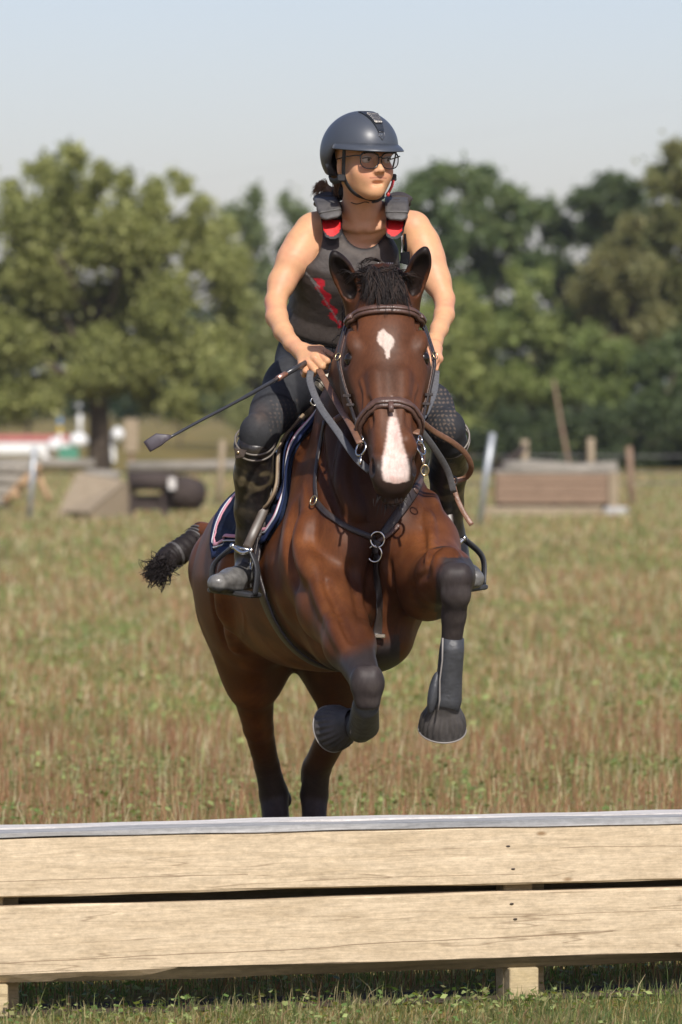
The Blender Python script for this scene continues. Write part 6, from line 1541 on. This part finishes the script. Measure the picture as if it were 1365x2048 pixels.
# raised centre panel, silver vent grille, shield badge
mb = MB()
for i, el in enumerate(range(38, 152, 6)):
    pass
grid = []
for j in range(11):
    row = []
    for i in range(9):
        el = 20 + 50 * j / 10; wv = (6 + 15 * (j / 10)); row.append(on_helm((i / 8 - .5) * 2 * wv / max(.25, math.cos(rad(el))) * .72, el, .0035))
    grid.append(row)
mb = MB(); vs = [g_[0] for r__ in grid for g_ in r__] + [g_[0] - g_[1] * .006 for r__ in grid for g_ in r__]; w9 = 9; n9 = len(vs) // 2
fs = [(j * w9 + i, j * w9 + i + 1, (j + 1) * w9 + i + 1, (j + 1) * w9 + i) for j in range(10) for i in range(8)]
rim = list(range(9)) + [j * 9 + 8 for j in range(1, 11)] + [90 + i for i in range(7, -1, -1)] + [j * 9 for j in range(9, 0, -1)]
fs += [(rim[k], rim[(k + 1) % len(rim)], rim[(k + 1) % len(rim)] + n9, rim[k] + n9) for k in range(len(rim))]
mb.add(vs, fs, True); cp = mb.build('centre_panel', mat('helmet_panel', (.022, .026, .034), .42), helm)
M_SILV = mat('silver_grille', (.50, .47, .42), .35, .9)
mb = MB()
def gp(u, v): # u -1..1 , v 0..1 bottom to top of the grille
    wv = 6.5 + 6.5 * v; el = 33 + 22 * v; return on_helm(u * wv / max(.3, math.cos(rad(el))) * .72, el, .0065)
for i in range(8):
    u = -1 + 2 * i / 7; pts = [gp(u, v / 6) for v in range(7)]; mb.tube([p for p, n in pts], .0011, 5)
for j in range(6):
    pts = [gp(-1 + 2 * k / 8, j / 5) for k in range(9)]; mb.tube([p for p, n in pts], .0011 if 0 < j < 5 else .0018, 5)
mb.build('vent_grille', M_SILV, helm)
mb = MB(); pts = []
for (u, v) in ((-1, 1), (0, 1.15), (1, 1), (1, .1), (0, -1.1), (-1, .1), (-1, 1)):
    pts.append(on_helm(u * 4.6, 14 + v * 5, .0015)[0])
mb.tube(pts, .0012, 6); mb.ball(on_helm(0, 14.5, .001)[0], .0022, 8, 6); mb.build('shield_badge', mat('badge_metal', (.16, .16, .17), .3, .8), helm)
# chin strap
M_STRAP = mat('harness_webbing', (.010, .011, .013), .6)
mb = MB()
def face_pt(l, f, u, off=.004):
    p = Vector(FH(l, f, u)); h = PBV.find_nearest(p); return h[0] + (p - h[0]).normalized() * off if (p - h[0]).length > 1e-6 else p
for sd in (-1, 1):
    pts = [Vector(FH(.082 * sd, .040, .030)), Vector(FH(.079 * sd, .032, -.005)), Vector(FH(.073 * sd, .022, -.045)), Vector(FH(.060 * sd, .026, -.076)), Vector(FH(.038 * sd, .038, -.100)), Vector(FH(.0, .054, -.112))]
    sp = [Vector(q) for q in spline(pts, 6)]; mb.ribbon(sp, [(q - Vector(FH(0, 0, -.03))).normalized() for q in sp], .013, .0025)
    pts = [Vector(FH(.074 * sd, .020, -.052)), Vector(FH(.080 * sd, -.02, -.062)), Vector(FH(.075 * sd, -.06, -.055)), Vector(FH(.058 * sd, -.088, -.045))]
    sp = [Vector(q) for q in spline(pts, 6)]; mb.ribbon(sp, [(q - Vector(FH(0, 0, -.03))).normalized() for q in sp], .016, .003)
mb.build('chin_strap', M_STRAP, helm)
mb = MB(); mb.box((-.012, -.006, -.010), (.012, .006, .010), Matrix.Translation(FH(-.078, .018, -.052)), .003); mb.box((-.007, -.008, -.010), (.010, .006, .010), Matrix.Translation(FH(.080, .024, -.048)), .003); mb.build('strap_divider', M_HELB, helm)
mb = MB(); mb.ribbon([Vector(FH(.0, .060, -.110)), Vector(FH(.018, .056, -.107)), Vector(FH(.040, .046, -.097))], Vector(FF) - Vector(FU) * .5, .024, .008); mb.build('chin_pad', M_STRAP, helm)
mb = MB(); mb.tube([FH(.064, .030, -.090), FH(.073, .032, -.072), FH(.078, .030, -.056)], .0042, 8); mb.ball(FH(.062, .030, -.095), (.006, .005, .007)); mb.build('red_buckle', mat('red_plastic', (.45, .04, .04), .4), helm)
# glasses
M_GLF = mat('glasses_frame', (.012, .011, .013), .25, spec=.6)
gl = thing('glasses', 'g', 'g', FH(0, .09, 0))
for k_ in ('label', 'category'): del gl[k_]
mb = MB()
for sd in (-1, 1):
    pts = []
    for i in range(25):
        a = 2 * math.pi * i / 24; x = math.cos(a); z = math.sin(a); x_ = math.copysign(abs(x) ** .8, x) * .0272; z_ = math.copysign(abs(z) ** .85, z) * .0225
        x_ *= 1 + .10 * (z > 0) * z
        pts.append(Vector(FH(.0315 * sd + x_, .1005 - abs(.0315 * sd + x_) * .10, -.003 + z_ + (.002 if x * sd > .5 and z > 0 else 0))))
    mb.tube(pts, [.0017 + .0009 * max(0, (p - Vector(FH(0, 0, 0))).dot(Vector(FU)) / .02) for p in pts], 6, cap=False)
    mb.tube([FH(.058 * sd, .094, .010), FH(.070 * sd, .082, .010), FH(.078 * sd, .04, .006), FH(.079 * sd, -.01, .0)], .0018, 6)
mb.tube([FH(-.006, .1, .004), FH(0, .1035, .007), FH(.006, .1, .004)], .0020, 6)
fr_ = mb.build('frame', M_GLF, gl)
m, nt, N, L, b = _mat('clear_lens'); g1 = N.new('ShaderNodeBsdfTransparent'); g1.inputs[0].default_value = (.86, .84, .86, 1); g2 = N.new('ShaderNodeBsdfGlossy'); g2.inputs['Roughness'].default_value = .03
fz = N.new('ShaderNodeFresnel'); fz.inputs[0].default_value = 1.45; mx = N.new('ShaderNodeMixShader'); L.new(fz.outputs[0], mx.inputs[0]); L.new(g1.outputs[0], mx.inputs[1]); L.new(g2.outputs[0], mx.inputs[2]); L.new(mx.outputs[0], N['Material Output'].inputs['Surface']); M_LENS = m
for sd in (-1, 1):
    mb = MB(); vs = [Vector(FH(.0315 * sd, .0985, -.003))]
    for i in range(24):
        a = 2 * math.pi * i / 24; x = math.cos(a); z = math.sin(a); x_ = math.copysign(abs(x) ** .8, x) * .0272; z_ = math.copysign(abs(z) ** .85, z) * .0225
        vs.append(Vector(FH(.0315 * sd + x_, .1000 - abs(.0315 * sd + x_) * .10, -.003 + z_)))
    mb.add(vs, [(0, i + 1, (i + 1) % 24 + 1) for i in range(24)], True); mb.build('lens', M_LENS, gl)
gl.parent = person; gl.matrix_parent_inverse.identity()
# hair: low ponytail and wisps
M_HR = mat('brown_hair', (.17, .090, .045), .45, spec=.5)
rr = random.Random(9); ro = []
for i in range(150):
    b = Vector(A_(684 + rr.gauss(0, 5), 384 + rr.gauss(0, 6), 16.0)); e1 = Vector(A_(662 + rr.gauss(0, 3), 380 + rr.gauss(0, 3), 16.03)); e2 = Vector(A_(642 + rr.gauss(0, 4), 372 + rr.gauss(0, 5), 16.03)); e3 = Vector(A_(633 + rr.gauss(0, 5), 384 + rr.gauss(0, 7), 16.02))
    ro.append([b, e1, e2, e3])
for i in range(60):
    b = Vector(A_(668 + rr.gauss(0, 4), 350 + rr.gauss(0, 8), 15.95)); e = Vector(A_(678 + rr.gauss(0, 5), 388 + rr.gauss(0, 5), 15.97)); ro.append([b, b.lerp(e, .5), e])
mb = MB(); strands(mb, ro, .0018, 3); mb.build('hair', M_HR, person)
mb = MB(); mb.tube([A_(692, 375, 15.97), A_(684, 384, 15.99), A_(674, 384, 16.01)], [.022, .026, .018], 12); mb.build('neck_cover', M_STRAP, helm)
mb = MB(); p_, n_ = drape(PBV, [(703, 404), (716, 408), (730, 402), (738, 405)], .002, 4); mb.tube(p_, .0012, 5); mb.build('cord', M_STRAP, person)

# ------------------------------------------------------------------ whip and reins
whip = thing('riding_crop', 'long thin black riding crop with a leather flap, held in the rider\'s hand', 'riding crop', P(606, 728, 15.6))
mb = MB(); a, b = P(618, 722, 15.585), P(572, 748, 15.50); mb.tube([a, b], .0075, 10); mb.build('handle', M_BLK, whip)
mb = MB(); c = P(556, 757, 15.47); mb.tube([b, c], .0080, 10); mb.build('collar', mat('copper_collar', (.62, .36, .28), .35, .8), whip)
mb = MB(); mb.tube(SP([(556, 757, 15.47), (480, 800, 15.36), (400, 842, 15.26), (338, 876, 15.20)], 6), [.0058] * 6 + [.0045] * 6 + [.0042] * 7, 8); mb.build('shaft', M_BLK, whip)
q = [P(342, 873, 15.2), P(330, 876, 15.2), P(318, 879, 15.2), P(300, 890, 15.2), P(294, 894, 15.2)]
mb = MB(); mb.ribbon(q, Vector((.1, -1, .1)), [.010, .022, .036, .034, .032], .005); mb.build('flap', mat('crop_flap', (.055, .045, .055), .5, nscale=50, namt=.2), whip)
reins = thing('reins', 'brown and grey leather reins running from the rider\'s hands to the bit', 'reins', P(640, 750, 15.5))
fstrap('rein', M_LEAL, reins, [(638, 738, 15.545), (655, 770, 15.46), (680, 815, 15.35), (702, 850, 15.20), (720, 886, 15.11)], .017)
fstrap('rein', M_GREYL, reins, [(622, 742, 15.55), (621, 765, 15.50), (640, 812, 15.40), (675, 862, 15.28), (712, 915, 15.18), (740, 942, 15.15)], .019)
fstrap('rein_stop', M_LEA, reins, [(669, 842, 15.35), (690, 828, 15.33), (697, 822, 15.32)], .018, .012)
fstrap('rein', M_LEAL, reins, [(862, 742, 15.55), (856, 780, 15.45), (848, 815, 15.35), (838, 842, 15.22), (832, 868, 15.12)], .019)
fstrap('rein', M_GREYL, reins, [(872, 742, 15.56), (868, 780, 15.47), (855, 815, 15.36), (842, 838, 15.26)], .022)
fstrap('rein', M_LEAL, reins, [(838, 838, 15.22), (868, 862, 15.30), (905, 884, 15.36), (932, 908, 15.42), (943, 935, 15.46), (932, 955, 15.5), (905, 963, 15.5)], .015)
fstrap('rein', M_GREYL, reins, [(840, 858, 15.25), (868, 895, 15.33), (895, 940, 15.42), (908, 985, 15.46)], .018)
fstrap('rein', M_LEAL, reins, [(905, 962, 15.49), (914, 995, 15.48), (928, 1025, 15.47), (944, 1050, 15.46)], .014)
fstrap('rein', M_LEAD, reins, [(690, 690, 15.50), (665, 735, 15.52), (655, 780, 15.55), (648, 830, 15.50)], .009)
mb = MB(); mb.ring(P(906, 962, 15.48), (.2, -1, 0), .012, .003, 16, 6); mb.build('buckle', M_LEAD, reins)
# ------------------------------------------------------------------ thin summer haze round everything but the sky
hm = bpy.data.materials.new('air'); hm.use_nodes = True; hm.node_tree.nodes.clear()
pv = hm.node_tree.nodes.new('ShaderNodeVolumePrincipled'); pv.inputs['Density'].default_value = .0002; pv.inputs['Color'].default_value = (.86, .90, .95, 1); pv.inputs['Anisotropy'].default_value = .0
ho = hm.node_tree.nodes.new('ShaderNodeOutputMaterial'); hm.node_tree.links.new(pv.outputs[0], ho.inputs['Volume'])
mb = MB(); mb.box((-2600, -80, -1.2), (2600, 5100, 40)); tag(mb.build('haze', hm), kind='stuff')
